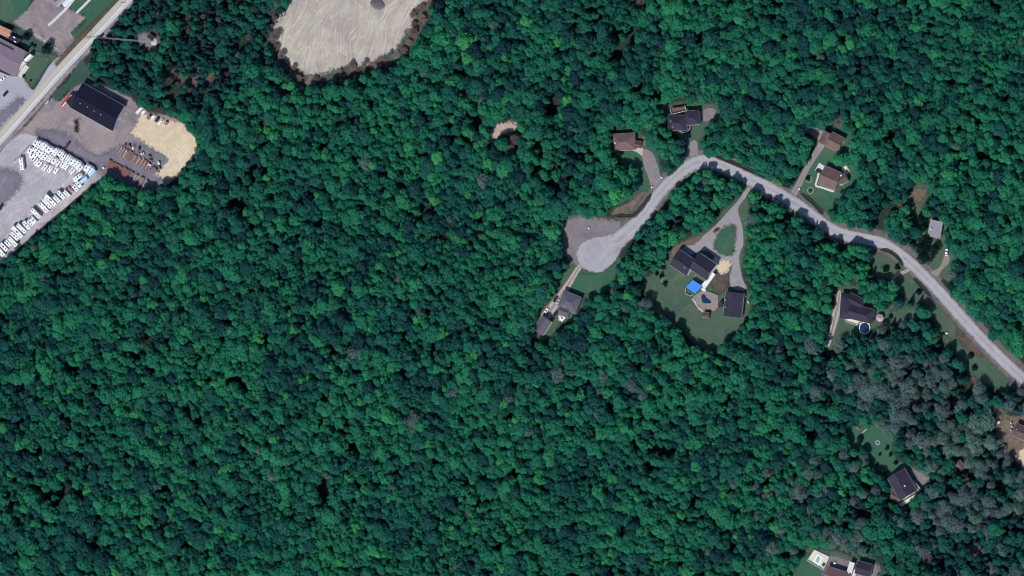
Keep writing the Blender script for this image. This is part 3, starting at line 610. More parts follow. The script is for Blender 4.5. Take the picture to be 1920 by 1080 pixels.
# the wood behind them, one mass
pool = bpy.data.collections.new('wood_sources'); offs = []; n_ = 0
for kname in KN:
    offs.append(n_)
    for full, _, _ in VAR[kname]:
        o = bpy.data.objects.new('src_%03d' % n_, full); pool.objects.link(o); n_ += 1
rest = np.nonzero(~indiv)[0]
me = bpy.data.meshes.new('forest'); me.from_pydata(np.c_[TW[rest], np.zeros(len(rest))].tolist(), [], [])
def pattr(name, typ, arr, key='value'):
    a = me.attributes.new(name, typ, 'POINT'); a.data.foreach_set(key, np.asarray(arr).ravel())
pattr('tint', 'FLOAT', tint[rest].astype(np.float32)); pattr('pick', 'INT', np.array([offs[kind[i]]+varn[i] for i in rest], np.int32))
pattr('turn', 'FLOAT_VECTOR', np.c_[rng.normal(size=(len(rest), 2))*.05, rotz[rest]].astype(np.float32), 'vector')
pattr('grow', 'FLOAT_VECTOR', np.c_[sx[rest], sx[rest], sz[rest]].astype(np.float32), 'vector')
fo = link('forest', me); tag(fo, 'dense green broadleaf wood filling the ground between the clearings', 'forest', kind='stuff')
ng = bpy.data.node_groups.new('plant_wood', 'GeometryNodeTree')
ng.interface.new_socket('Geometry', in_out='INPUT', socket_type='NodeSocketGeometry'); ng.interface.new_socket('Geometry', in_out='OUTPUT', socket_type='NodeSocketGeometry')
gi = ng.nodes.new('NodeGroupInput'); go = ng.nodes.new('NodeGroupOutput'); ip = ng.nodes.new('GeometryNodeInstanceOnPoints'); ci = ng.nodes.new('GeometryNodeCollectionInfo')
ci.inputs[0].default_value = pool; ci.inputs[1].default_value = True; ci.inputs[2].default_value = True
def named(n, t):
    x = ng.nodes.new('GeometryNodeInputNamedAttribute'); x.data_type = t; x.inputs[0].default_value = n; return x.outputs[0]
L = ng.links.new
L(gi.outputs[0], ip.inputs['Points']); L(ci.outputs[0], ip.inputs['Instance']); ip.inputs['Pick Instance'].default_value = True
L(named('pick', 'INT'), ip.inputs['Instance Index']); L(named('turn', 'FLOAT_VECTOR'), ip.inputs['Rotation']); L(named('grow', 'FLOAT_VECTOR'), ip.inputs['Scale'])
L(ip.outputs[0], go.inputs[0])
md = fo.modifiers.new('wood', 'NODES'); md.node_group = ng
print('TREES', len(sel), 'individual', indiv.sum(), [int((kind[indiv] == k).sum()) for k in range(4)], 'kinds', [int(((kind == k) & inview).sum()) for k in range(4)])
#@@OBJECTS@@
# ------------------------------------------------------------------ object materials
WHITE = plain('white_paint', (.78, .77, .74), .45, 0, .05, .6); OFFW = plain('off_white_siding', (.66, .65, .60), .7, 0, .08, .5)
CREAM = plain('cream_siding', (.66, .60, .46), .7, 0, .1, .5); RVW = plain('camper_white', (.80, .79, .74), .4, 0, .05, .5, dirt=(.62, .61, .57))
RVG = plain('camper_grey', (.60, .60, .60), .45, 0, .08, .5); GLASS = plain('window_glass', (.03, .035, .045), .12, 0, .1, 1, .6)
BLK = plain('black_rubber', (.018, .018, .018), .8, 0, .2, 3); GREYM = plain('grey_metal', (.32, .33, .35), .45, .6, .15, 1)
DARKM = plain('dark_plastic', (.03, .03, .035), .55, 0, .2, 2); RUST = plain('rusty_steel', (.27, .115, .095), .85, .1, .4, 1.5, dirt=(.09, .045, .04))
RUST2 = plain('brown_rust', (.20, .125, .115), .85, .1, .4, 1.5, dirt=(.22, .15, .13)); WOOD = plain('weathered_wood', (.26, .20, .15), .85, 0, .25, 1.5)
DECKW = plain('deck_cream', (.60, .55, .45), .8, 0, .12, 1); DECKD = plain('deck_brown', (.13, .07, .045), .8, 0, .25, 1)
BRICK = plain('tan_block', (.42, .35, .28), .9, 0, .2, 1.5); CONCM = plain('concrete', (.50, .49, .47), .9, 0, .12, .8); REDP = plain('red_paint', (.55, .03, .03), .5, 0, .12, 1)
BLUER = plain('blue_roof_sheet', (.035, .22, .80), .5, 0, .16, .35, dirt=(.05, .28, .85)); PALEB = plain('pale_blue_steel', (.42, .66, .82), .5, 0, .08, .5)
WATER = plain('pool_water', (.012, .03, .075), .08, 0, .15, .4, .6); WATER2 = plain('spa_water', (.30, .42, .44), .1, 0, .1, .5, .6)
R_BLACK = roofmat('navy_black_roof', (.004, .0045, .018), .12, .1); R_CHAR = roofmat('charcoal_shingle', (.031, .027, .045)); R_GREY = roofmat('grey_shingle', (.10, .09, .112))
R_BROWN = roofmat('brown_shingle', (.145, .090, .085)); R_BROWND = roofmat('dark_brown_shingle', (.10, .065, .060)); R_MAUVE = roofmat('mauve_roof', (.19, .145, .175), .08); R_PALE = roofmat('pale_grey_roof', (.27, .25, .28), .1)
R_ORANGE = roofmat('orange_roof', (.46, .20, .14)); R_TAN = roofmat('tan_roof', (.42, .33, .29)); R_LIGHT = roofmat('whitish_roof', (.62, .63, .62), .08)
STONE = plain('grey_stone', (.36, .34, .31), .95, 0, .25, 1.2); YEL = plain('pale_yellow_siding', (.66, .70, .40), .7, 0, .08, .5)
PATIO = plain('patio_pavers', (.24, .19, .165), .9, 0, .25, .5, dirt=(.30, .26, .23)); PINK = plain('faded_red_cover', (.50, .20, .20), .7, 0, .2, .8, dirt=(.65, .50, .48)); SHRUB = leaf_mat('shrub_leaf', [(0, (.008, .03, .028)), (1, (.02, .10, .055))])

# ------------------------------------------------------------------ buildings
def house(name, px, py, label, cat='house'):
    return empty(name, P(px, py), 0, label, cat)
PANE = MB().box((0, 0, 0), (1.1, .06, 1.2)).mesh('window', GLASS)
fr = MB()
for c_, s_ in (((0, -.02, .65), (1.3, .1, .1)), ((0, -.02, -.65), (1.3, .1, .1)), ((.6, -.02, 0), (.1, .1, 1.2)), ((-.6, -.02, 0), (.1, .1, 1.2))): fr.box(c_, s_)
FRAME = fr.mesh('frame', WHITE)
DOOR = MB().box((0, 0, 1.05), (1.0, .08, 2.1)).mesh('door', plain('door_paint', (.20, .10, .08), .5)); KNOB = MB().box((.38, -.07, 1.0), (.08, .1, .08)).mesh('handle', GREYM)
GDOOR = MB()
for k_ in range(4): GDOOR.box((0, 0, .3+k_*.56), (2.7, .08, .53))
GDOOR = GDOOR.mesh('garage_door', OFFW)
def wing(root, p0, p1, width, eave, rise, roof, wall, typ='gable', over=.45, wins=True, door=None, seam=False):
    """p0, p1: photo positions of the two ends of the roof's middle axis at ridge height; width in metres"""
    zr = eave+rise; a = P(*p0, zr); b = P(*p1, zr); c_ = (a+b)/2; d = b-a; Lh = math.hypot(d[0], d[1])/2; ang = math.atan2(d[1], d[0])
    rl = Vector(root.location); loc = (c_[0]-rl.x, c_[1]-rl.y, 0)
    Wd = width/2; wl, ww = Lh-over, Wd-over
    bm_ = MB()
    if typ == 'gable':
        zc = eave+rise*(1-ww/Wd)*.0
        bm_.add([(-wl, -ww, -.1), (wl, -ww, -.1), (wl, ww, -.1), (-wl, ww, -.1), (-wl, -ww, eave), (wl, -ww, eave), (wl, ww, eave), (-wl, ww, eave), (-wl, 0, eave+rise*ww/Wd*.98), (wl, 0, eave+rise*ww/Wd*.98)],
                [(3, 2, 1, 0), (0, 1, 5, 4), (2, 3, 7, 6), (1, 2, 6, 9, 5), (3, 0, 4, 8, 7), (4, 5, 9, 8), (6, 7, 8, 9)])
    else: bm_.box((0, 0, eave/2-.05), (2*wl, 2*ww, eave+.1-.04))
    wo = bm_.build('wall', wall, root, loc, ang)
    t = .18; rb = MB(); ez = eave-.06
    def slab(top):
        n = len(top); v = [tuple(p) for p in top]+[(p[0], p[1], p[2]-t) for p in top]
        rb.add(v, [tuple(range(n)), tuple(range(2*n-1, n-1, -1))]+[(i, n+i, n+(i+1) % n, (i+1) % n) for i in range(n)])
    zr2 = ez+rise+t
    if typ == 'gable':
        slab([(-Lh, -Wd, ez+t), (Lh, -Wd, ez+t), (Lh, 0, zr2), (-Lh, 0, zr2)]); slab([(Lh, Wd, ez+t), (-Lh, Wd, ez+t), (-Lh, 0, zr2), (Lh, 0, zr2)])
    elif typ == 'hip':
        h = min(Wd*.95, Lh*.8)
        slab([(-Lh, -Wd, ez+t), (Lh, -Wd, ez+t), (Lh-h, 0, zr2), (-Lh+h, 0, zr2)]); slab([(Lh, Wd, ez+t), (-Lh, Wd, ez+t), (-Lh+h, 0, zr2), (Lh-h, 0, zr2)])
        slab([(Lh, -Wd, ez+t), (Lh, Wd, ez+t), (Lh-h, 0, zr2)]); slab([(-Lh, Wd, ez+t), (-Lh, -Wd, ez+t), (-Lh+h, 0, zr2)])
    else: slab([(-Lh, -Wd, ez+t), (Lh, -Wd, ez+t), (Lh, Wd, ez+t+rise), (-Lh, Wd, ez+t+rise)])
    ro = rb.build('roof', roof, root, loc, ang)
    if typ != 'shed':
        rd = MB().box((0, 0, zr2+.03), ((2*Lh if typ == 'gable' else max(.5, 2*(Lh-h))), .32, .1)); rd.build('ridge_cap', roof, ro)
    fa = MB()
    for sy in (-1, 1):
        if typ != 'shed' or sy < 0: fa.box((0, sy*(Wd+.04), ez+t-.13), (2*Lh, .08, .16))
    if fa.v: fa.build('gutter', WHITE if wall is not R_BLACK else DARKM, ro)
    if wins:
        for side_, half, oth, rot_ in ((0, wl, ww, 0), (1, wl, ww, math.pi), (2, ww, wl, math.pi/2), (3, ww, wl, -math.pi/2)):
            n = max(1, int(2*half/3.4))
            for k in range(n):
                if rnd.random() < .2: continue
                x = -half+2*half*(k+.5)/n
                lp = Vector((x, -oth-.03, min(1.6, eave*.55))); lp.rotate(Matrix.Rotation(rot_, 3, 'Z')); 
                wn = link('window', PANE, wo, lp, rot_); link('frame', FRAME, wn, (0, -.02, 0))
    if door is not None:
        lp = Vector((door[1], -(ww if door[0] in (0, 1) else wl)-.05, 0)); rot_ = (0, math.pi, math.pi/2, -math.pi/2)[door[0]]; lp.rotate(Matrix.Rotation(rot_, 3, 'Z'))
        if len(door) > 2: link('garage_door', GDOOR, wo, lp, rot_)
        else: dn = link('door', DOOR, wo, lp, rot_); link('handle', KNOB, dn)
    return wo, ro
def part_box(root, name, px, py, z, size, mat, rz=0.0, zref=None, taper=1.0, bevel=0):
    p = P(px, py, z+size[2]/2 if zref is None else zref); rl = root.location
    return MB().box((0, 0, 0), size, 0, taper).build(name, mat, root, (p[0]-rl.x, p[1]-rl.y, z+size[2]/2-rl.z), rz, bevel)
def poly_part(root, name, pts, z0, z1, mat):
    rl = root.location; pp = [(P(x, y, z1)[0]-rl.x, P(x, y, z1)[1]-rl.y) for x, y in pts]
    return MB().prism(pp, z0, z1).build(name, mat, root)
def rail(root, pts, z, h, mat, name='railing', rl=None, step=2.0):
    rl = root.location; W = [P(x, y, z) for x, y in pts]; b = MB()
    for a, c_ in zip(W[:-1], W[1:]):
        L_ = np.linalg.norm(c_-a); n = max(1, int(L_/step)); ang = math.atan2(c_[1]-a[1], c_[0]-a[0]); m = (a+c_)/2
        b.box((m[0]-rl.x, m[1]-rl.y, z+h), (L_, .16, .09), ang); b.box((m[0]-rl.x, m[1]-rl.y, z+h*.45), (L_, .05, h*.7), ang)
        for k in range(n+1):
            p = a+(c_-a)*k/n; b.box((p[0]-rl.x, p[1]-rl.y, z+h/2), (.14, .14, h), ang)
    return b.build(name, mat, root)
def chimney(root, px, py, z0, mat=BRICK, h=1.6):
    o = part_box(root, 'chimney', px, py, z0, (.9, .9, h), mat); MB().box((0, 0, h/2+.08), (1.1, 1.1, .14)).build('chimney_cap', CONCM, o)
VENT = MB().tube((0, 0, 0), (0, 0, .55), .17, .17, 8).tube((0, 0, .5), (0, 0, .7), .34, .2, 8).mesh('roof_vent', plain('vent_metal', (.75, .75, .74), .4))
def vent(root, px, py, z): p = P(px, py, z); rl = root.location; link('roof_vent', VENT, root, (p[0]-rl.x, p[1]-rl.y, z))

# big navy-roofed workshop
h = house('workshop_building', 170, 202, 'long navy-black roofed workshop with red front canopy in the gravel yard', 'building')
wing(h, (141, 178.5), (219, 222), 19.5, 4.6, 2.4, R_BLACK, plain('pale_steel_siding', (.50, .52, .55), .5), over=.3, door=(2, 0, 'g'))
for x, y in ((150.8, 194.2), (164.5, 200.8), (177, 208), (189.5, 215)): vent(h, x, y, 6.6)
wing(h, (127.5, 196), (142, 183.5), 6.2, 3.6, .25, roofmat('front_bay_roof', (.016, .018, .038)), GREYM, 'shed', .15, False)
poly_part(h, 'front_canopy', [(112.5, 197.5), (131, 176.5), (134.5, 178), (116, 199)], 3.0, 3.5, REDP)
poly_part(h, 'canopy_trim', [(116, 199), (134.5, 178), (135.6, 178.7), (117.2, 199.8)], 3.1, 3.56, WHITE)
for x, y in ((205, 238), (212, 231), (226, 214)): part_box(h, 'wall_lamp', x, y, 2.6, (.8, .5, .5), WHITE, .6)
# mauve-roofed building by the road
h = house('store_building', 10, 110, 'large mauve low-pitched roof building with cream front facade beside the main road', 'building')
wo, ro = wing(h, (-75, 62), (38, 120.5), 19, 4.6, 1.1, R_MAUVE, CREAM, over=.25, wins=False)
poly_part(h, 'roof_parapet', [(-40, 59), (25, 92), (24, 94.5), (-41, 61.5)], 4.9, 5.5, DARKM)
for (x0, y0, x1, y1, m, zt) in ((20, 139.5, 26, 132, WHITE, 4.2), (27, 131, 33, 124, CREAM, 4.6), (34, 129, 46, 116, DECKW, 3.6), (46, 114, 58, 102.5, WHITE, 4.3), (42, 113.5, 47, 109, DARKM, 3.4)):
    dx, dy = (x1-x0), (y1-y0); L_ = math.hypot(dx, dy); nx_, ny_ = -dy/L_*2.6, dx/L_*2.6
    poly_part(h, 'facade_panel', [(x0-nx_, y0-ny_), (x1-nx_, y1-ny_), (x1+nx_, y1+ny_), (x0+nx_, y0+ny_)], 0.0 if zt < 4 else .02, zt, m)
poly_part(h, 'entrance_slab', [(26, 138), (48, 122), (55, 126), (40, 146)], .06, .22, CONCM)
h = house('annex_building', 2, 58, 'small orange-roofed annex above the mauve-roofed building', 'building')
wing(h, (-30, 42), (18, 64), 5.5, 3.2, .5, R_ORANGE, OFFW, 'shed', .15, False)
h = house('service_yard', 20, 72, 'grey service deck with white roof units behind the mauve building', 'roof deck')
poly_part(h, 'deck', [(0, 66), (20, 66), (40, 74), (32, 82), (10, 76), (0, 72)], 0.0, 2.6, R_CHAR)
for x, y in ((17, 65), (27, 70), (28.5, 78)): part_box(h, 'roof_unit', x, y, 2.6, (1.6, .8, .9), WHITE, -.5)
h = house('trailer_office', 128, 3, 'long white roofed trailer office beside the concrete walks at the top', 'building')
wing(h, (118, 10), (150, -20), 3.4, 2.8, .35, R_LIGHT, OFFW, over=.15, wins=False)
h = house('mobile_office', 108, -2, 'pale bluish flat-roofed office left of the white trailer office', 'building')
wing(h, (104, 10), (125, -14), 3.0, 2.6, .3, R_PALE, OFFW, over=.15, wins=False)
# houses
h = house('hip_roof_house', 1170, 272, 'brown hip-roofed house with white chimney west of its driveway')
wing(h, (1146, 267.5), (1189, 264.5), 11.5, 3.2, 2.3, R_BROWN, CREAM, 'hip', door=(0, 1.5)); chimney(h, 1154, 268.5, 3.6, WHITE, 1.6)
wing(h, (1184, 269), (1201, 272), 4.6, 2.6, 1.0, R_BROWND, CREAM, 'gable', .2, False)
poly_part(h, 'entrance_path', [(1180, 280), (1203, 275), (1206, 279), (1204, 293), (1194, 285)], 0, .2, BRICK)
h = house('deck_house', 1275, 236, 'charcoal-roofed house with round porch and white railed rear deck')
wing(h, (1249.5, 230), (1285, 230.5), 10.5, 4.2, 2.4, R_CHAR, OFFW, 'hip', door=(0, 2)); wing(h, (1283, 222), (1309, 219.5), 9.6, 4.0, 1.8, R_CHAR, OFFW, 'hip', wins=False)
rl_ = h.location; pc_ = P(1287, 240); b = MB(); b.tube((0, 0, -.05), (0, 0, .5), 4.1, 4.1, 20); b.build('round_porch', R_CHAR, h, (pc_[0]-rl_.x, pc_[1]-rl_.y, 0))
rail(h, [(1275, 246), (1281, 249), (1288, 248), (1293, 243), (1295, 236), (1294, 232)], .5, 1.0, WHITE)
poly_part(h, 'deck', [(1259, 213), (1258, 203), (1286, 199), (1288, 208)], 2.2, 2.5, DECKD); rail(h, [(1260, 214), (1257, 203)], 2.5, 1.1, WHITE); rail(h, [(1262, 214), (1289, 207.5)], 2.5, 1.4, WHITE); rail(h, [(1285, 198), (1288, 208)], 2.5, 1.1, WHITE)
vent(h, 1258, 227, 6); vent(h, 1262, 238, 5.2)
h = house('gabled_house', 1562, 270, 'brown-roofed house whose pale yellow gable wall faces east')
wing(h, (1552, 260), (1576, 272.5), 10.5, 3.4, 2.4, R_BROWN, YEL); wing(h, (1552, 248), (1541, 270), 7.4, 3.2, 1.8, R_BROWN, YEL, door=(2, 0))
h = house('terrace_house', 1560, 338, 'brown-roofed house with side wing and curved pale path, south of driveway')
wing(h, (1538, 327), (1570, 341), 13.0, 3.4, 2.6, R_BROWN, CREAM, door=(0, 0)); wing(h, (1572.5, 338.5), (1587, 331.5), 6.4, 2.8, 1.2, R_BROWND, OFFW, wins=False)
poly_part(h, 'terrace_wall', [(1565, 339), (1577, 327), (1578.5, 328), (1566.5, 340)], 2.8, 4.4, WHITE); poly_part(h, 'side_deck', [(1574, 346), (1588, 333), (1592, 336), (1578, 348)], 0, .5, DECKW)
poly_part(h, 'north_deck', [(1577, 318), (1586, 309), (1594, 322), (1588, 328)], 0, .3, DECKW)
h = house('grey_roof_house', 1752, 432, 'small pale grey-roofed house among trees near the parked white van')
wing(h, (1755, 413.5), (1749, 445), 8.8, 3.2, 1.6, R_PALE, OFFW, door=(3, 0)); chimney(h, 1746.5, 430, 4.0, BRICK, 1.1)
h = house('large_house', 1300, 505, 'large dark-roofed house with white gable deck beside the driveway loop')
wing(h, (1262, 482), (1293, 503), 12.5, 4.4, 2.6, R_CHAR, OFFW, door=(1, 0, 'g')); wo, ro = wing(h, (1299, 489), (1331, 511), 13.0, 5.6, 3.4, R_CHAR, OFFW, door=(0, 2))
vent(h, 1284, 502, 7.6); vent(h, 1304, 517, 7); poly_part(h, 'skylight', [(1312.5, 493), (1328, 504), (1327, 506), (1311.5, 495)], 7.1, 7.55, plain('skylight_glass', (.25, .38, .62), .2))
poly_part(h, 'deck', [(1314, 535), (1337, 510.5), (1342, 514.5), (1322, 542)], 2.2, 2.5, OFFW); rail(h, [(1322, 542), (1342, 514.5)], 2.5, 1.1, WHITE); rail(h, [(1337, 510.5), (1342, 514.5)], 2.5, 1.1, WHITE)
poly_part(h, 'deck_stair', [(1317, 539), (1324, 543), (1321, 547), (1314, 543)], .3, 1.4, OFFW)
poly_part(h, 'front_porch', [(1325, 494), (1339, 506), (1336, 509), (1322, 497)], .1, .8, DECKD)
h = house('blue_canopy', 1300, 540, 'bright blue sheet roof over the terrace of the large house', 'canopy')
poly_part(h, 'roof_sheet', [(1286, 538), (1299, 525), (1316.5, 536), (1303, 550.5)], 2.9, 3.05, BLUER)
for x, y in ((1287.5, 538), (1299, 526.5), (1315, 536), (1303, 549)): part_box(h, 'post', x, y, 0, (.16, .16, 2.9), WHITE, 0, 2.9)
rail(h, [(1286, 541), (1287, 551), (1297, 555), (1299, 552)], .1, 1.0, WHITE, 'railing')
h = house('detached_garage', 1374, 570, 'wide dark mauve-roofed garage east of the patio pond', 'garage')
wing(h, (1376, 548), (1371, 594), 13.4, 3.2, 2.0, R_CHAR, OFFW, door=(2, 0, 'g')); vent(h, 1361, 562, 4.6); vent(h, 1360.5, 576, 4.6)
poly_part(h, 'side_porch', [(1346, 569), (1354, 562), (1355, 575), (1347, 577)], 2.0, 2.3, R_CHAR)
h = house('patio', 1325, 565, 'tan patio slab with pale stone edge between large house and garage', 'patio')
poly_part(h, 'slab', [(1304, 553), (1318, 544), (1346, 553), (1347, 575), (1338, 584), (1330, 579), (1318, 587), (1309, 580), (1303, 570), (1297, 563), (1300, 556)], 0, .3, PATIO)
rail(h, [(1318, 544), (1333, 548.5), (1346, 553.5)], .3, .5, STONE, 'edge_wall')
for k in range(22):
    t = k/21; x = 1298+t*20+math.sin(t*9)*1.5; y = 560+t*26
    p = P(x, y, .4); o = MB().box((0, 0, 0), (rnd.uniform(.6, 1.1), rnd.uniform(.5, .9), rnd.uniform(.3, .6)), 0, .8).build('stone', OFFW if k % 3 else STONE, h, (p[0]-h.location.x, p[1]-h.location.y, .45), rnd.random()*3, .08)
b = MB(); pc_ = P(1321, 556.5); W = world_poly(smooth([(1315, 556), (1318, 552), (1322, 552.5), (1325, 558), (1332, 563), (1334, 568), (1326, 569), (1318, 567)]))
b.prism([tuple(q_-pc_[:2]) for q_ in W], .02, .36); tag(b.build('pond', WATER, None, (pc_[0], pc_[1], 0)), 'dark kidney-shaped pond in the tan patio', 'pond')
h = house('pergola', 1323, 592, 'small brown-roofed pergola below the tan patio', 'pergola'); wing(h, (1317, 590), (1329, 591.5), 3.8, 2.4, .6, R_BROWND, WOOD, over=.1, wins=False)
h = house('lawn_house', 1067, 578, 'grey-roofed house below the turnaround with cars beside it')
wing(h, (1049, 559), (1083, 573), 11.8, 3.4, 2.2, R_GREY, OFFW, 'hip', door=(1, 0)); wing(h, (1047, 581), (1065, 586.5), 7.0, 3.0, 1.6, R_GREY, OFFW, 'gable', wins=False); vent(h, 1058, 574, 5)
poly_part(h, 'front_step', [(1066, 548), (1075, 551), (1074, 554), (1065, 551)], 0, 1.0, WHITE)
poly_part(h, 'rear_deck', [(1046, 593), (1054, 590), (1060, 596), (1053, 604)], .1, .9, OFFW)
h = house('gabled_garage', 1016, 612, 'grey gabled garage southwest of the grey-roofed house with cars', 'garage')
wing(h, (1024, 597), (1007, 623), 8.4, 3.2, 2.0, R_GREY, OFFW, door=(2, 0, 'g'))
h = house('pool_house', 1600, 582, 'charcoal hip-roofed house with cream deck beside the round pool')
wing(h, (1587, 550), (1584, 598), 9.6, 3.6, 2.4, R_CHAR, OFFW, 'hip', wins=True); wing(h, (1578, 580), (1635, 594), 10.0, 3.6, 2.4, R_CHAR, OFFW, 'hip', door=(0, 2)); wing(h, (1588, 557), (1616, 572), 7.5, 3.5, 2.0, R_CHAR, OFFW, 'gable', wins=False)
poly_part(h, 'deck', [(1584, 596), (1610, 591), (1613, 602), (1607, 610), (1588, 604)], .6, .9, DECKW); rail(h, [(1584, 598), (1588, 604), (1606, 609.5), (1610, 606)], .9, 1.0, OFFW); part_box(h, 'air_unit', 1638, 590, 0, (1.6, 2.2, 1.2), WHITE, .2)
h = house('round_pool', 1622.5, 615, 'round above-ground pool with white rim beside the cream deck', 'pool')
b = MB(); b.tube((0, 0, 0), (0, 0, 1.15), 3.75, 3.75, 40); b.build('pool_wall', GREYM, h); MB().tube((0, 0, 1.151), (0, 0, 1.19), 3.6, 3.6, 40).build('water', WATER, h)
n = 48; b = MB(); vs = [(r_*math.cos(2*math.pi*k/n), r_*math.sin(2*math.pi*k/n), z_) for r_, z_ in ((3.5, 1.14), (3.5, 1.3), (4.0, 1.3), (4.0, 1.14)) for k in range(n)]
b.add(vs, [(j*n+k, j*n+(k+1) % n, ((j+1) % 4)*n+(k+1) % n, ((j+1) % 4)*n+k) for j in range(4) for k in range(n)]); b.build('rim', WHITE, h)
MB().box((-2.8, 2.9, .9), (.8, 1.3, 1.8), .8).build('ladder', WHITE, h)
h = house('gazebo', 1652, 596, 'small round tan-roofed gazebo east of the charcoal pool house', 'gazebo')
MB().tube((0, 0, 2.3), (0, 0, 3.6), 2.7, .15, 8).build('roof', R_TAN, h); MB().tube((0, 0, 0), (0, 0, .25), 2.6, 2.6, 8).build('floor', WOOD, h)
for k in range(8): a_ = math.pi/4*k; MB().box((2.3*math.cos(a_), 2.3*math.sin(a_), 1.2), (.15, .15, 2.3)).build('post', WHITE, h)
h = house('charcoal_house', 1688, 915, 'charcoal-roofed house among grey-green trees with tan side porch')
wo, ro = wing(h, (1677, 887), (1701, 930), 14.0, 4.2, 2.6, R_CHAR, OFFW, door=(2, 1)); chimney(h, 1697, 911, 5.4, WHITE, 1.4); wing(h, (1671, 926), (1688, 935), 6.5, 3.0, 1.4, R_BROWND, OFFW, wins=False)
poly_part(h, 'side_porch', [(1697, 889), (1702, 887), (1727, 917), (1720, 923)], 2.2, 2.5, R_TAN); poly_part(h, 'south_deck', [(1684, 945), (1718, 926), (1722, 929), (1690, 950)], .2, .8, DECKW)
h = house('brown_shed', 1800, 874, 'small brown-roofed shed in the woods right of charcoal house', 'shed')
wing(h, (1794, 866), (1806, 881), 4.6, 2.4, 1.2, R_BROWN, WOOD, wins=False, over=.2, door=(2, 0))
h = house('edge_house', 1930, 815, 'brown-roofed house cut by the right edge of the picture')
wing(h, (1900, 805), (1950, 826), 9.0, 3.4, 2.0, R_BROWND, OFFW, door=(3, 0)); vent(h, 1906, 805.5, 4.8)
for x, y in ((1896, 793), (1898, 800), (1896, 807)): part_box(h, 'porch_post', x, y, 0, (.7, .7, 2.0), WHITE, .4)
h = house('garden_shed', 1881, 840, 'tiny dark shed with white end south of the brown edge house', 'shed')
wing(h, (1876.5, 838), (1884, 841), 3.4, 2.2, .5, R_BROWND, WHITE, over=.1, wins=False); part_box(h, 'side_panel', 1884.5, 844, 0, (1.0, 3.0, 1.9), WHITE)
h = house('south_house', 1580, 1075, 'brown-roofed house at the bottom edge beside the white pool deck')
wing(h, (1546, 1076), (1590, 1090), 11, 3.4, 2.0, R_BROWN, OFFW, door=(1, 0)); wing(h, (1597.5, 1054), (1591, 1076), 3.6, 3.0, .6, R_LIGHT, CREAM, wins=False); wing(h, (1604, 1063), (1632, 1071), 9, 3.4, 1.6, R_CHAR, OFFW, wins=False)
poly_part(h, 'terrace', [(1584, 1080), (1590, 1064), (1606, 1068), (1602, 1090)], .1, .6, DECKW)
h = house('pool_deck', 1536, 1050, 'cream deck around a small white-framed rectangular pool at the bottom', 'pool deck')
poly_part(h, 'deck', [(1528, 1031), (1555, 1044), (1544, 1069), (1514.5, 1051)], 0, .7, DECKW); rail(h, [(1528, 1031), (1514.5, 1051), (1544, 1069), (1554, 1048)], .7, 1.0, WHITE)
poly_part(h, 'coping', [(1533, 1038), (1542.5, 1045), (1535, 1061), (1524.5, 1053)], .7, .95, WHITE); poly_part(h, 'water', [(1533.4, 1042), (1538.8, 1046), (1534, 1057), (1528.5, 1052.5)], .9, 1.0, WATER2); part_box(h, 'hot_tub', 1544, 1059, .7, (1.8, 1.8, .8), DARKM, -.6)
h = house('equipment_cabin', 280, 69, 'small dark equipment cabin beside the mast base', 'cabin'); wing(h, (277, 66), (287, 74), 3.2, 2.5, .3, R_CHAR, OFFW, over=.1, wins=False)
h = house('lean_to_shelter', 1661, 313, 'small dark shelter with white roof edge in the eastern woods', 'shelter'); wing(h, (1656, 316), (1665, 309), 4.0, 2.4, .3, R_BROWND, WHITE, 'shed', .1, False); poly_part(h, 'white_edge', [(1654, 314), (1664, 306), (1665, 307), (1655, 315)], 2.5, 2.75, WHITE)

# mast: red and white lattice, seen leaning across the wood because of its height
MASTP = P(289, 79); Hm = 114.0; root = empty('lattice_mast', MASTP, 0, 'tall red and white lattice mast standing in the small compound', 'mast')
nsec = 9; f_w = lambda z: .75-.4*z/Hm
MRED = plain('mast_red', (.55, .10, .07), .6); MWH = plain('mast_white', (.46, .47, .48), .6)
for k in range(nsec):
    b = MB(); z0, z1 = Hm*k/nsec, Hm*(k+1)/nsec; m = 5
    for j in range(m):
        za, zb = z0+(z1-z0)*j/m, z0+(z1-z0)*(j+1)/m
        ca = [(f_w(za)*math.cos(t), f_w(za)*math.sin(t), za) for t in (0, 2.094, 4.189)]; cb = [(f_w(zb)*math.cos(t), f_w(zb)*math.sin(t), zb) for t in (0, 2.094, 4.189)]
        for i in range(3): b.tube(ca[i], cb[i], .06, .06, 5); b.tube(ca[i], cb[(i+1) % 3], .04, .04, 4); b.tube(ca[i], ca[(i+1) % 3], .04, .04, 4)
    b.build('mast_section', MRED if k in (6, 8) else MWH, root)
for z_, a_ in ((Hm*.70, .3), (Hm*.68, 2.2), (Hm*.97, 4.0)):
    d_ = MB(); d_.tube((math.cos(a_)*1.0, math.sin(a_)*1.0, z_), (math.cos(a_)*1.7, math.sin(a_)*1.7, z_), .2, .8, 12); d_.build('dish_antenna', MWH, root)
MB().box((0, 0, .2), (4, 4, .5)).build('foundation', CONCM, root)

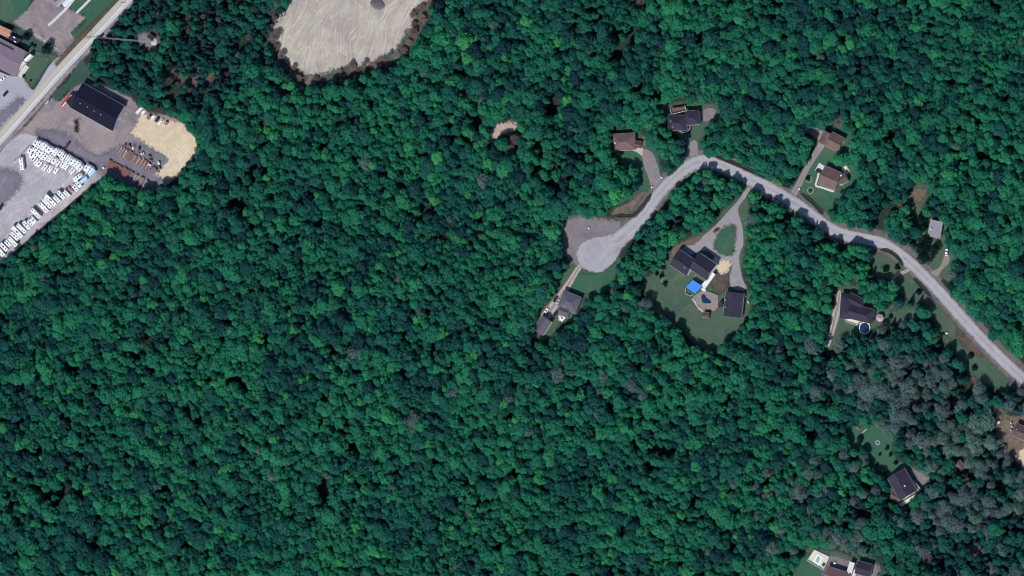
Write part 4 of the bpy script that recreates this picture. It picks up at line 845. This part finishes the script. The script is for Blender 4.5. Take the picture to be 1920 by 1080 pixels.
# ------------------------------------------------------------------ vehicles
def wheel_mesh(r, wd): return MB().tube((0, -wd/2, 0), (0, wd/2, 0), r, r, 12).mesh('wheel', BLK), MB().tube((0, -wd/2-.01, 0), (0, wd/2+.01, 0), r*.55, r*.55, 10).mesh('rim', GREYM)
WH, RM = wheel_mesh(.36, .26)
def put_wheels(root, xs, yw, r=.36):
    for x in xs:
        for s_ in (-1, 1): wq = link('wheel', WH, root, (x, s_*yw, r)); link('rim', RM, wq)
def camper(L_, Wd=2.5, H_=2.75, front=.9, vents=((.28, 0), (-.25, .3)), ac=.02, dark_ac=True, mat=None, fifth=False):
    r = empty('camper_trailer', (0, 0, 0)); a = L_/2; mat = mat or RVW
    prof = [(-a, .55), (a-front*.4, .55), (a, 1.1), (a-front*.1, 2.0), (a-front, H_), (-a+.25, H_), (-a, H_-.3)]
    if fifth: prof = [(-a, .6), (a-2.2, .6), (a-2.0, 1.5), (a, 1.6), (a, 2.5), (a-.8, H_+.3), (a-2.4, H_+.3), (a-3.0, H_), (-a+.25, H_), (-a, H_-.3)]
    MB().side(prof, -Wd/2, Wd/2).build('body', mat, r, bevel=.06)
    MB().side([(-a+.3, H_+.005), (a-front-.1-(2.2 if fifth else 0), H_+.005), (a-front-.1-(2.2 if fifth else 0), H_+.07), (-a+.3, H_+.07)], -Wd/2+.12, Wd/2-.12).build('roof_membrane', RVW, r)
    MB().box((ac*L_, 0, H_+.25), (1.0, .8, .36), 0, .85).build('air_conditioner', DARKM if dark_ac else RVG, r, bevel=.05)
    for fx, fy in vents:
        v_ = MB().box((fx*L_, fy, H_+.16), (.62, .62, .2), 0, .9).build('roof_vent', DARKM, r)
    MB().box((0, -Wd/2-.012, 1.35), (L_*.92, .02, .22)).build('side_stripe', plain('stripe_tan', (.35, .28, .22), .5), r); MB().box((0, Wd/2+.012, 1.35), (L_*.92, .02, .22)).build('side_stripe', plain('stripe_tan', (.35, .28, .22), .5), r)
    for s_ in (-1, 1):
        for fx in (-.3, .22):
            MB().box((fx*L_, s_*(Wd/2+.015), 1.9), (1.1, .03, .6)).build('window', GLASS, r)
    MB().box((-.02*L_, -Wd/2-.02, 1.5), (.7, .04, 1.75)).build('door', RVG, r)
    put_wheels(r, (-.5, .35) if L_ > 5.8 else (-.15,), Wd/2-.16)
    if not fifth:
        hb = MB(); hb.tube((a-.5, -.6, .5), (a+1.1, 0, .5), .06, .06, 5).tube((a-.5, .6, .5), (a+1.1, 0, .5), .06, .06, 5).tube((a+.5, 0, .5), (a+.5, 0, .95), .16, .16, 8); hb.build('hitch', DARKM, r)
    return r
protos = [camper(4.6, vents=((.26, .2),), ac=-.1), camper(4.9, vents=((.3, 0), (-.32, .1)), ac=.0), camper(5.2, vents=((.15, -.3), (-.3, .2), (.36, .2)), ac=-.08, dark_ac=False),
          camper(6.4, 2.5, 2.9, vents=((.25, .2), (-.3, -.1)), ac=0), camper(7.6, 2.55, 3.0, vents=((.3, 0), (-.2, .3), (-.38, 0)), ac=.05, dark_ac=False), camper(8.9, 2.6, 3.1, vents=((.2, .3), (-.1, -.3), (-.36, .1)), ac=.0, fifth=True), camper(5.0, vents=((.2, .1), (-.2, -.2)), ac=-.35, mat=RVG)]
used = [False]*len(protos)
def place(proto_i, px, py, ang, label, group, cat='camper trailer', zr=1.4):
    r = protos[proto_i] if not used[proto_i] else copy_tree(protos[proto_i]); used[proto_i] = True
    p = P(px, py, zr); r.location = (p[0], p[1], .12); r.rotation_euler = (0, 0, ang); r.scale = (1.2, 1.12, 1.05); return tag(r, label, cat, group)
def ang_px(dx, dy): a_, b_ = P(960, 540), P(960+dx, 540+dy); return math.atan2(b_[1]-a_[1], b_[0]-a_[0])
AN = ang_px(80, -110)
def z7(x, y): return 40+x/10.8, 250+y/10.8
def z8(x, y): return x/7.2, 330+y/7.2
row1 = [(312, 190), (395, 222), (472, 255), (530, 296), (588, 326), (645, 360), (720, 372), (812, 402), (872, 468), (962, 510), (1042, 556), (1102, 592), (1160, 630), (1215, 690)]
row2 = [(195, 345), (278, 345), (345, 368), (400, 402), (452, 442), (508, 470), (598, 500), (678, 548), (755, 592), (858, 620), (935, 650)]
row3 = [(238, 432), (288, 478), (340, 575), (388, 610), (500, 680), (608, 715), (722, 742), (1050, 752)]
for i, q_ in enumerate(row1): place((0, 1, 2, 1, 0, 6, 2, 0, 1, 2, 0, 1, 2, 1)[i], *z7(*q_), AN+rnd.uniform(-.05, .05), 'white camper, %s from the west in the back row by the fence' % ordinal(i+1), 'campers stored in the gravel lot')
for i, q_ in enumerate(row2): place((0, 6, 1, 0, 2, 1, 2, 0, 1, 1, 2)[i], *z7(*q_), AN+rnd.uniform(-.06, .06), 'white camper, %s from the west in the middle row of the camper lot' % ordinal(i+1), 'campers stored in the gravel lot')
for i, q_ in enumerate(row3): place((0, 6, 2, 0, 1, 2, 0, 1)[i], *z7(*q_), AN+rnd.uniform(-.08, .08), 'white camper, %s from the west in the loose front row' % ordinal(i+1), 'campers stored in the gravel lot')
place(0, *z7(1345, 690), AN, 'white camper next to the fence corner, left of two together', 'campers by the fence corner'); place(1, *z7(1412, 735), AN, 'white camper touching the upper pale blue container', 'campers by the fence corner')
place(3, *z7(1162, 890), ang_px(110, -80), 'white camper parked alone left of the two pale blue containers', 'campers by the fence corner')
AE = ang_px(-100, -105)
edge_row = [(1065, 108, 0), (1022, 155, 1), (905, 235, 2), (832, 252, 3), (768, 305, 2), (692, 325, 5), (642, 362, 4), (598, 420, 4), (490, 500, 4), (455, 592, 0), (415, 628, 1), (365, 662, 3), (298, 705, 4), (242, 752, 5), (205, 806, 3), (178, 880, 4), (112, 906, 1), (58, 955, 3), (10, 1010, 4)]
for i, (x, y, k) in enumerate(edge_row): place(k, *z8(x, y), AE+rnd.uniform(-.06, .06), 'white camper, %s down from the pale blue containers along the forest edge' % ordinal(i+1), 'campers along the forest edge')
place(4, 42, 306, ang_px(-4, -30), 'long white camper parked alone on the grey gravel west of the rows', None)
def container(px, py, ang, label, L_=6.1):
    p = P(px, py, 1.3); r = empty('shipping_container', (p[0], p[1], .12), ang, label, 'container', 'pale blue containers'); b = MB()
    b.box((0, 0, 1.3), (L_, 2.4, 2.5)); b.build('body', PALEB, r, bevel=.04); n = 22; b = MB()
    for k in range(n): b.box((-L_/2+L_*(k+.5)/n, 0, 2.57), (.12, 2.2, .05))
    b.build('roof_ribs', PALEB, r)
    for s_ in (-1, 1): MB().box((L_/2+.03, s_*.58, 1.3), (.05, 1.1, 2.3)).build('door', PALEB, r)
container(*z7(1440, 795), ang_px(95, -90), 'pale blue container at the fence corner above the other one'); container(*z7(1270, 948), ang_px(95, -75), 'pale blue container lower along the lot edge beside the grass')
# covered boat
p = P(*z8(955, 185), 1); r = empty('covered_boat', (p[0], p[1], .1), AE, 'faded red covered boat on a trailer between white campers', 'boat'); a = 2.9
hull = [(-a, -1.0), (a*.35, -1.05), (a*.8, -.6), (a*1.1, 0), (a*.8, .6), (a*.35, 1.05), (-a, 1.0)]
b = MB(); b.prism(hull, .7, 1.4); b.build('hull', WHITE, r); b = MB(); n = len(hull); b.add([(x*1.01, y*1.02, 1.42) for x, y in hull]+[(x*.5, y*.25, 2.1) for x, y in hull], [(i, (i+1) % n, n+(i+1) % n, n+i) for i in range(n)]+[tuple(range(n, 2*n))]); b.build('cover', PINK, r); put_wheels(r, (-.4,), .95)
def car(px, py, ang, col, label, kindc='car', rough=.3, group=None):
    m = plain('car_paint_'+col[0], col[1], rough, 0, .06, 1, .5); p = P(px, py, .8); r = empty('parked_pickup' if kindc == 'pickup truck' else 'parked_car', (p[0], p[1], .16), ang, label, kindc, group)
    if kindc == 'pickup truck':
        MB().side([(-2.8, .45), (2.75, .45), (2.8, .8), (2.7, 1.05), (1.3, 1.15), (-2.8, 1.1)], -.95, .95).build('body', m, r, bevel=.08)
        MB().side([(-.6, 1.12), (1.3, 1.12), (.75, 1.8), (-.45, 1.8)], -.82, .82).build('cabin_glass', GLASS, r); MB().side([(-.47, 1.8), (.72, 1.8), (.66, 1.87), (-.42, 1.87)], -.8, .8).build('roof', m, r); MB().box((-1.75, 0, 1.12), (1.95, 1.6, .06)).build('cargo_bed', DARKM, r); xs = (-1.75, 1.75)
    else:
        MB().side([(-2.3, .4), (2.25, .4), (2.3, .7), (2.1, .9), (1.0, 1.0), (-2.1, 1.02), (-2.3, .85)], -.9, .9).build('body', m, r, bevel=.1)
        MB().side([(-2.0, 1.0), (1.05, .98), (.35, 1.45), (-1.45, 1.47)], -.78, .78).build('cabin_glass', GLASS, r); MB().side([(-1.4, 1.45), (.3, 1.43), (.22, 1.52), (-1.3, 1.53)], -.74, .74).build('roof', m, r); xs = (-1.4, 1.4)
    put_wheels(r, xs, .82, .34); xe = 2.78 if kindc == 'pickup truck' else 2.28
    for s_ in (-.62, .62): MB().box((xe, s_, .72), (.08, .36, .16)).build('headlight', WHITE, r); MB().box((-xe-.02, s_, .78), (.08, .3, .18)).build('tail_light', REDP, r)
    return r
W_, K_, S_, RD, MR = ('white', (.80, .80, .80)), ('black', (.02, .02, .022)), ('silver', (.45, .46, .48)), ('red', (.22, .03, .03)), ('maroon', (.10, .025, .03))
car(1023.5, 585, ang_px(30, -52), W_, 'white pickup in front of the grey gabled garage', 'pickup truck'); car(1045.5, 567, ang_px(30, -46), S_, 'silver car beside the grey-roofed house wall'); car(1041.5, 561, ang_px(30, -46), K_, 'black car on the dirt drive northwest of the silver car'); car(1040.5, 589, ang_px(30, -40), K_, 'black car between the grey house and its garage'); car(1053, 597, ang_px(40, -18), W_, 'white car tucked behind the grey-roofed house')
car(1343, 432.5, ang_px(26, -18), RD, 'dark red car on the driveway loop left of the lawn island'); car(1310.5, 476, ang_px(20, -18), K_, 'black car parked at the large house garage front'); car(1775, 473, ang_px(1, -22), W_, 'white van-like car parked near the pale grey-roofed house')
car(126.5, 272, ang_px(55, -70), MR, 'maroon pickup alone on dark gravel north of the camper rows', 'pickup truck'); car(10, 176, ang_px(30, -36), K_, 'black car on the pale asphalt lot by the mauve building'); car(4, 149, ang_px(30, -28), W_, 'white car close to the mauve building corner'); car(2, 388, ang_px(20, -40), K_, 'black car at the left edge of the grey gravel')
car(1535.5, 321.5, ang_px(60, 26), K_, 'black car on the pale patio beside the terrace house')
# machines and trailers behind the workshop
def flat_trailer(px, py, ang, mat, label, L_=5.5, Wd=2.3, load=None):
    p = P(px, py, .8); r = empty('work_trailer', (p[0], p[1], .15), ang, label, 'trailer', 'trailers behind the workshop'); MB().box((0, 0, .75), (L_, Wd, .22)).build('deck', mat, r); put_wheels(r, (-.5, .5), Wd/2-.1)
    MB().tube((L_/2, 0, .7), (L_/2+1.3, 0, .6), .09, .09, 6).build('drawbar', DARKM, r)
    for s_ in (-1, 1): MB().box((0, s_*(Wd/2-.04), 1.1), (L_, .07, .5)).build('side_board', mat, r)
    if load: MB().box((.1*L_, 0, 1.3), (L_*.5, Wd*.7, .9), 0, .85).build('load', load, r, bevel=.08)
AT = ang_px(45, -50)
for x, y, m, L_, ld, lab in ((262, 207, R_LIGHT, 6.5, None, 'pale long trailer at the forest edge behind the workshop'), (270, 210, R_LIGHT, 4.2, WHITE, 'short pale trailer with white load beside the long one'), (280, 219, RUST, 4, RUST2, 'rusty small trailer at the sand patch edge'), (288, 219.5, R_LIGHT, 4.2, WHITE, 'white loaded trailer on the sand edge'), (295, 224, DARKM, 4.2, DARKM, 'black loaded trailer between two white ones'), (301.5, 229, R_LIGHT, 5.6, OFFW, 'wide white trailer on the sand'), (312, 230, RUST, 3, R_ORANGE, 'small orange machine trailer last on the sand edge')):
    flat_trailer(x, y, AT+rnd.uniform(-.1, .1), m, lab, L_, 2.2, ld)
# stacks of rusty steel
def stack(px, py, ang, L_, n, layers, mats, label):
    p = P(px, py, .4); r = empty('steel_stack', (p[0], p[1], .12), ang, label, 'steel stack', 'stacks of rusty steel')
    for l in range(layers):
        for k in range(n-l):
            mm = rnd.choice(mats); y = (k-(n-l-1)/2)*.62+rnd.uniform(-.06, .06); ll = L_*rnd.uniform(.8, 1.05)
            MB().box((rnd.uniform(-.3, .3), y, .35+l*.5), (ll, .42, .42)).build('beam', mm, r, None, rnd.uniform(-.03, .03))
    for s_ in (-1, 1): MB().box((s_*L_*.3, 0, .08), (.3, n*.62, .16)).build('timber', WOOD, r)
def z2(x, y): return 80+x/4.5, 130+y/4.5
AS = ang_px(60, -95)
iA = 0
for row_, (xa, ya, xb, yb, cnt, mats) in enumerate(((668, 690, 880, 812, 7, [RUST, RUST2, RUST2, R_TAN]), (560, 800, 720, 880, 6, [RUST, RUST, RUST2]), (745, 895, 870, 970, 4, [RUST2, R_TAN, RUST2, GREYM]))):
    for k in range(cnt):
        t = k/(cnt-1); x, y = xa+(xb-xa)*t, ya+(yb-ya)*t
        stack(*z2(x, y), AS+rnd.uniform(-.08, .08), rnd.uniform(5.6, 7.2), rnd.choice([5, 5, 6]), rnd.choice([2, 3, 3]), mats, 'rusty beam stack, %s from the west in the %s row of the yard' % (ordinal(k+1), ('northern', 'southern', 'southeastern')[row_]))
def scrap(px, py, label, mats, n=9, sp=1.6):
    p = P(px, py); r = empty('scrap_machine', (p[0], p[1], .1), rnd.random()*6, label, 'scrap machine', 'scrap machines in the yard')
    MB().side([(-1.4, .4), (1.3, .4), (1.4, .9), (.6, 1.2), (.3, 1.8), (-.5, 1.8), (-.6, 1.1), (-1.4, 1.0)], -.7, .7).build('body', mats[0], r, bevel=.06); put_wheels(r, (-.9, .9), .75)
    MB().tube((.8, 0, 1.1), (2.3, .1, 1.9), .12, .1, 6).tube((2.3, .1, 1.9), (2.9, .1, .5), .1, .1, 6).build('boom', mats[1], r); MB().box((2.9, .1, .35), (.5, 1.0, .5), 0, .7).build('bucket', mats[1], r)
for i, (x, y) in enumerate(((700, 640), (735, 645), (770, 665), (820, 668), (845, 712), (905, 735), (915, 770), (905, 805), (940, 830), (985, 790), (990, 830), (960, 845))):
    scrap(*z2(x, y), 'dark scrap machine, %s from the northwest among the yard scrap' % ordinal(i+1), [rnd.choice([DARKM, RUST2, RVG]), rnd.choice([DARKM, RUST])])
# fallen dark branches in front of the workshop: a leafless shrub on the ground
p = P(144, 236); r = empty('leafless_shrub', (p[0], p[1], .1), 0, 'dark leafless tangled shrub on the gravel in front of the workshop', 'shrub'); b = MB()
for k in range(70):
    t = rnd.uniform(0, 6.28); q0 = Vector((rnd.gauss(0, .5)+.0, rnd.uniform(-4.5, 3.5), .2)); q0.x += -q0.y*.12; l = rnd.uniform(1.0, 2.8)*(1 if q0.y > -2 else .6)
    q1 = q0+Vector((math.cos(t)*l, math.sin(t)*l*1.2, rnd.uniform(.3, 1.6))); b.tube(q0, q1, .14, .07, 5)
    q2 = q1+Vector((rnd.uniform(-1, 1), rnd.uniform(-.8, .9), rnd.uniform(-.4, .4))); b.tube(q1, q2, .08, .04, 4)
b.build('branches', plain('dark_bark', (.045, .03, .028), .9), r)

# ------------------------------------------------------------------ street furniture and small things
def pole(px, py, label, h_=9.0, sign=False, zb=0):
    r = empty('utility_pole', P(px, py), .75, label, 'utility pole'); MB().tube((0, 0, -.1), (0, 0, h_), .19, .13, 8).build('pole', WOOD, r); MB().box((0, 0, h_-.6), (2.4, .16, .18)).build('crossarm', WOOD, r)
    for s_ in (-1, 1): MB().tube((s_*1.0, 0, h_-.5), (s_*1.0, 0, h_-.2), .07, .1, 6).build('insulator', GREYM, r)
    if sign: MB().box((0, -.3, 3.6), (2.6, .25, 1.6)).build('sign_panel', WHITE, r)
pole(92, 192, 'roadside pole with white sign panel near the workshop front', 6.5, True); pole(236, 5, 'wooden utility pole at the road near the top edge'); pole(168, 72, 'wooden utility pole where the mast top crosses the road')
def fence(pts, label, h_=1.9, step=3.0):
    W = [P(x, y) for x, y in pts]; r = empty('wire_fence', W[0], 0, label, 'fence'); o = W[0]
    for a, c_ in zip(W[:-1], W[1:]):
        L_ = np.linalg.norm(c_-a); n = int(L_/step); ang = math.atan2(c_[1]-a[1], c_[0]-a[0]); m_ = (a+c_)/2-o
        for zz in (.25, 1.0, h_): MB().box((0, 0, 0), (L_, .06, .06)).build('rail', DARKM, r, (m_[0], m_[1], zz), ang)
        for k in range(n):
            p = a+(c_-a)*k/n-o; MB().tube((0, 0, -.1), (0, 0, h_+.1), .06, .06, 6).build('post', GREYM, r, (p[0], p[1], 0))
fence([z7(360, 45), z7(900, 340), z7(1580, 690)], 'dark wire fence between the camper rows and the workshop yard'); fence([z7(-140, 560), z7(0, 440), z7(200, 230)], 'dark wire fence along the west side of the camper lot')
SHM = None
def shrub(px, py, rr, label, tint_=.2, hh=None, nm='round_shrub', cat='shrub', group=None, tone=None):
    hh = hh or rr*1.3; C, N_, Sz, Lv = crown_pts(rr, hh, .1, 16, int(26*max(1, (rr/1.4)**1.3)), lsz=(.35, .6)); Sz = np.clip(Sz*4/rr*.85, .3, .62)
    r = empty(nm, P(px, py), 0, label, cat, group); c_ = link('crown', quads_mesh('crown', C, N_, Sz, [tone or SHRUB], None, Lv), r); c_['tint'] = tint_; MB().tube((0, 0, -.1), (0, 0, hh*.6), .14, .06, 6).build('stem', BARK, r)
shrub(53, 69, 2.8, 'dark round tree west on the lawn above the mauve building', .0, 6, 'lawn_tree', 'tree'); shrub(92, 92, 3.8, 'larger dark round tree on the lawn nearer the main road', .1, 7.5, 'lawn_tree', 'tree')
for i, (x, y, r_) in enumerate(((60, 84, 1.2), (66, 86, 1.0), (45, 142, .8), (58, 151, .7), (36, 84, .9))): shrub(x, y, r_, ('low shrub behind the mauve building corner', 'low shrub right of the one behind the mauve building', 'low shrub at the cream facade slab', 'small shrub at the lawn point by the asphalt', 'shrub on the roof-deck side of the mauve building')[i], .3)
for i, (x, y, r_) in enumerate(((1244, 501, 1.6), (1241, 518, 1.7), (1248, 532, 1.5), (1232, 514, 1.2))): shrub(x, y, r_, ('northern', 'middle', 'southern', 'western')[i]+' dark shrub of four on the lawn left of the large house', .1)
for i, (x, y, r_, h_) in enumerate(((1731, 411, 3.0, 7), (1736, 427, 2.6, 6), (1742, 449, 3.2, 6), (1730, 466, 4.4, 9), (1738, 484, 4.6, 9), (1757, 467, 3.0, 6), (1683, 501, 1.8, 2.2), (1724, 548, 2.0, 3), (1662, 505, 2.0, 3))):
    shrub(x, y, r_, ('dark tree at the northwest corner of the pale grey roof', 'dark tree touching the west wall of the pale grey house', 'dark tree below the pale grey-roofed house', 'large dark tree on the lawn west of the white car', 'large dark tree nearest the road west of the white car', 'dark tree just left of the parked white car', 'round dark shrub by the small side drive', 'dark shrub on the roadside lawn', 'small tree on the lawn west of the side drive')[i], .05, h_, 'yard_tree', 'tree')
for i, (x, y, r_) in enumerate(((1664, 840, 1.3), (1670, 852, 1.2), (1680, 868, 1.4), (1650, 852, .9), (1614, 824, 2.2), (1645, 872, .8))): shrub(x, y, r_, ('uppermost shrub of the row on the lawn above the charcoal house', 'middle shrub of the row on that lawn', 'lowest shrub of the row on that lawn', 'tiny shrub left of the shrub row', 'big dark shrub at the left end of the lawn', 'tiny shrub near the charcoal roof peak')[i], .15)
for i, (x, y, r_) in enumerate(((1515, 334, 1.3), (1636, 596, 1.5), (1671, 594, 1.4), (1560, 571, 1.6), (1768, 626, .9), (1791, 640, .8), (1821, 668, 2.0), (1828, 690, 1.8), (1752, 604, 1.5))): shrub(x, y, r_, ('round shrub bed on the lawn by the driveway', 'shrub at the east end of the charcoal pool house', 'shrub right of the tan gazebo', 'reddish-shaded shrub left of the charcoal pool house', 'small shrub on the strip lawn', 'tiny shrub lower on the strip lawn', 'dark shrub at the forest side of the strip lawn', 'lower dark shrub at the forest side of the strip lawn', 'dark shrub at the top of the strip lawn')[i], .2)
# flower rings
for i, (x, y) in enumerate(((1517, 336), (1520, 357))):
    r = empty('stone_ring', P(x, y), 0, ('upper', 'lower')[i]+' ring of pale stones on the lawn west of the terrace house', 'stone ring')
    for k in range(16): a_ = k*math.pi/8; MB().box((0, 0, 0), (.75, .45, .3), 0, .8).build('stone', BRICK, r, (2.1*math.cos(a_), 2.1*math.sin(a_), .2), a_+1.57)
    shm = quads_mesh('bush', *(lambda q_: (q_[0], q_[1], np.clip(q_[2], .25, .5)))(crown_pts(1.0, 1.2, .1, 8, 16))[:3], [SHRUB]); link('bush', shm, r)
# fire pit, swing set, mailboxes, white tarps, log
r = empty('fire_pit', P(1646, 830), .6, 'square white-edged fire pit on the lawn above the charcoal house', 'fire pit')
for k in range(4): a_ = k*math.pi/2; MB().box((0, 0, 0), (2.9, .5, .45)).build('edge_slab', CONCM, r, (1.2*math.cos(a_), 1.2*math.sin(a_), .2), a_+1.57)
MB().box((0, 0, .12), (1.9, 1.9, .1)).build('ash_bed', DARKM, r)
h = house('play_hut', 1612, 802, 'small brown play hut at the top of the lawn above charcoal house', 'hut'); wing(h, (1604, 797), (1613, 803), 3.2, 2.0, .8, R_BROWND, WOOD, over=.1, wins=False); poly_part(h, 'plank', [(1616, 811), (1624, 804), (1625.5, 805.5), (1617, 812)], .1, .5, BRICK)
r = empty('swing_frame', P(1244, 524), 1.1, 'white wooden swing frame between shrubs on the large lawn', 'swing')
MB().tube((-1.6, 0, 2.2), (1.6, 0, 2.2), .1, .1, 6).build('top_bar', WHITE, r)
for s_ in (-1.6, 1.6):
    for t in (-1, 1): MB().tube((s_, t*1.0, 0), (s_, 0, 2.2), .09, .09, 6).build('leg', WHITE, r)
MB().box((0, 0, .6), (1.4, .5, .08)).build('seat', WOOD, r)
def small(name, px, py, size, mat, label, cat, rz=0.5, z=.1, cap=None):
    r = empty(name, P(px, py), rz, label, cat); MB().box((0, 0, z+size[2]/2), size, 0, .92).build('body', mat, r, bevel=min(size)*.12); MB().box((0, 0, z+size[2]+.05), (size[0]*.9, size[1]*.9, .1)).build('lid', cap or mat, r); return r
for x, y, lab in ((1223, 351, 'white utility box at the foot of the hip-roofed house drive'), (1241.5, 333, 'white utility box right of the hip-roofed house drive'), (1484, 348, 'white utility box left of the brown houses drive'), (1499.5, 354.5, 'white utility box right of the brown houses drive'), (1105, 428, 'small white box on the mauve gravel pad')): small('utility_box', x, y, (1.1, .9, 1.0), WHITE, lab, 'utility box')
small('propane_tank', 1776, 625, (1.6, .9, 1.0), WHITE, 'white tank on the strip lawn by the road', 'tank'); small('boulder', 1790, 640, (.9, .8, .7), STONE, 'small boulder on the strip lawn', 'boulder')
small('white_tarp_pile', 1416, 207, (4.6, 2.6, 1.0), WHITE, 'bright white covered pile in the woods east of the deck house', 'covered pile'); small('garden_table', 1375, 471, (.9, .9, .9), DARKM, 'small dark object on the driveway right of lawn island', 'barrel')
small('lawn_roller', 1342.5, 500, (.8, .8, .8), DARKM, 'small dark barrel on the sand by the large house', 'barrel')
small('utility_trailer', 1873, 792, (2.2, 1.6, 1.1), WHITE, 'white covered trailer on bare ground by the edge house', 'trailer', .9); small('deck_box', 1398, 556, (1.4, .9, .8), WHITE, 'white box at the east wall of the wide garage', 'box'); small('storage_bin', 1404, 567, (1.0, 1.8, .9), OFFW, 'pale bin in the trees right of the wide garage', 'bin')
small('white_drum', 1717, 998, (1.0, 1.6, 1.1), WHITE, 'white drum at the end of the drive south of charcoal house', 'drum')
small('pale_camper_shell', 1862, 241, (2.2, 1.5, 1.2), OFFW, 'pale camper shell hidden in the eastern woods', 'camper shell'); small('white_cube_crate', 1566, 1056, (1.6, 1.2, 1.0), WHITE, 'white crate beside the pool deck at the bottom', 'crate'); small('lot_crate', z2(518, 832)[0], z2(518, 832)[1], (1.4, 1.1, 1.2), WHITE, 'white crate at the west end of the southern beam row', 'crate')
for i, (x, y) in enumerate(((1548, 600), (1554, 597), (1557, 607), (1549, 613))): small('yard_crate', x, y, (1.8, 1.2, .9), (WHITE, RUST2, DARKM, OFFW)[i], ('white', 'brown', 'dark', 'off-white')[i]+' crate in the junk corner left of the charcoal pool house', 'crate', rnd.random())
p = P(707, 10); W = world_poly(smooth([(694, 4), (700, -2), (712, -3), (720, 4), (722, 12), (714, 18), (704, 17), (696, 10)])); b = MB(); pl = [tuple(q_-p[:2]) for q_ in W]; n = len(pl)
vs = [(x, y, .03) for x, y in pl]+[(x*.72, y*.72, .75) for x, y in pl]+[(x*.35, y*.35, 1.25) for x, y in pl]; b.add(vs, [(i, (i+1) % n, n+(i+1) % n, n+i) for i in range(n)]+[(n+i, n+(i+1) % n, 2*n+(i+1) % n, 2*n+i) for i in range(n)]+[tuple(range(2*n, 3*n))])
tag(b.build('gravel_heap', plain('dark_gravel', (.115, .10, .105), .95, 0, .3, 1.2), None, (p[0], p[1], 0)), 'low dark grey gravel heap on the pale dirt clearing', 'gravel heap')
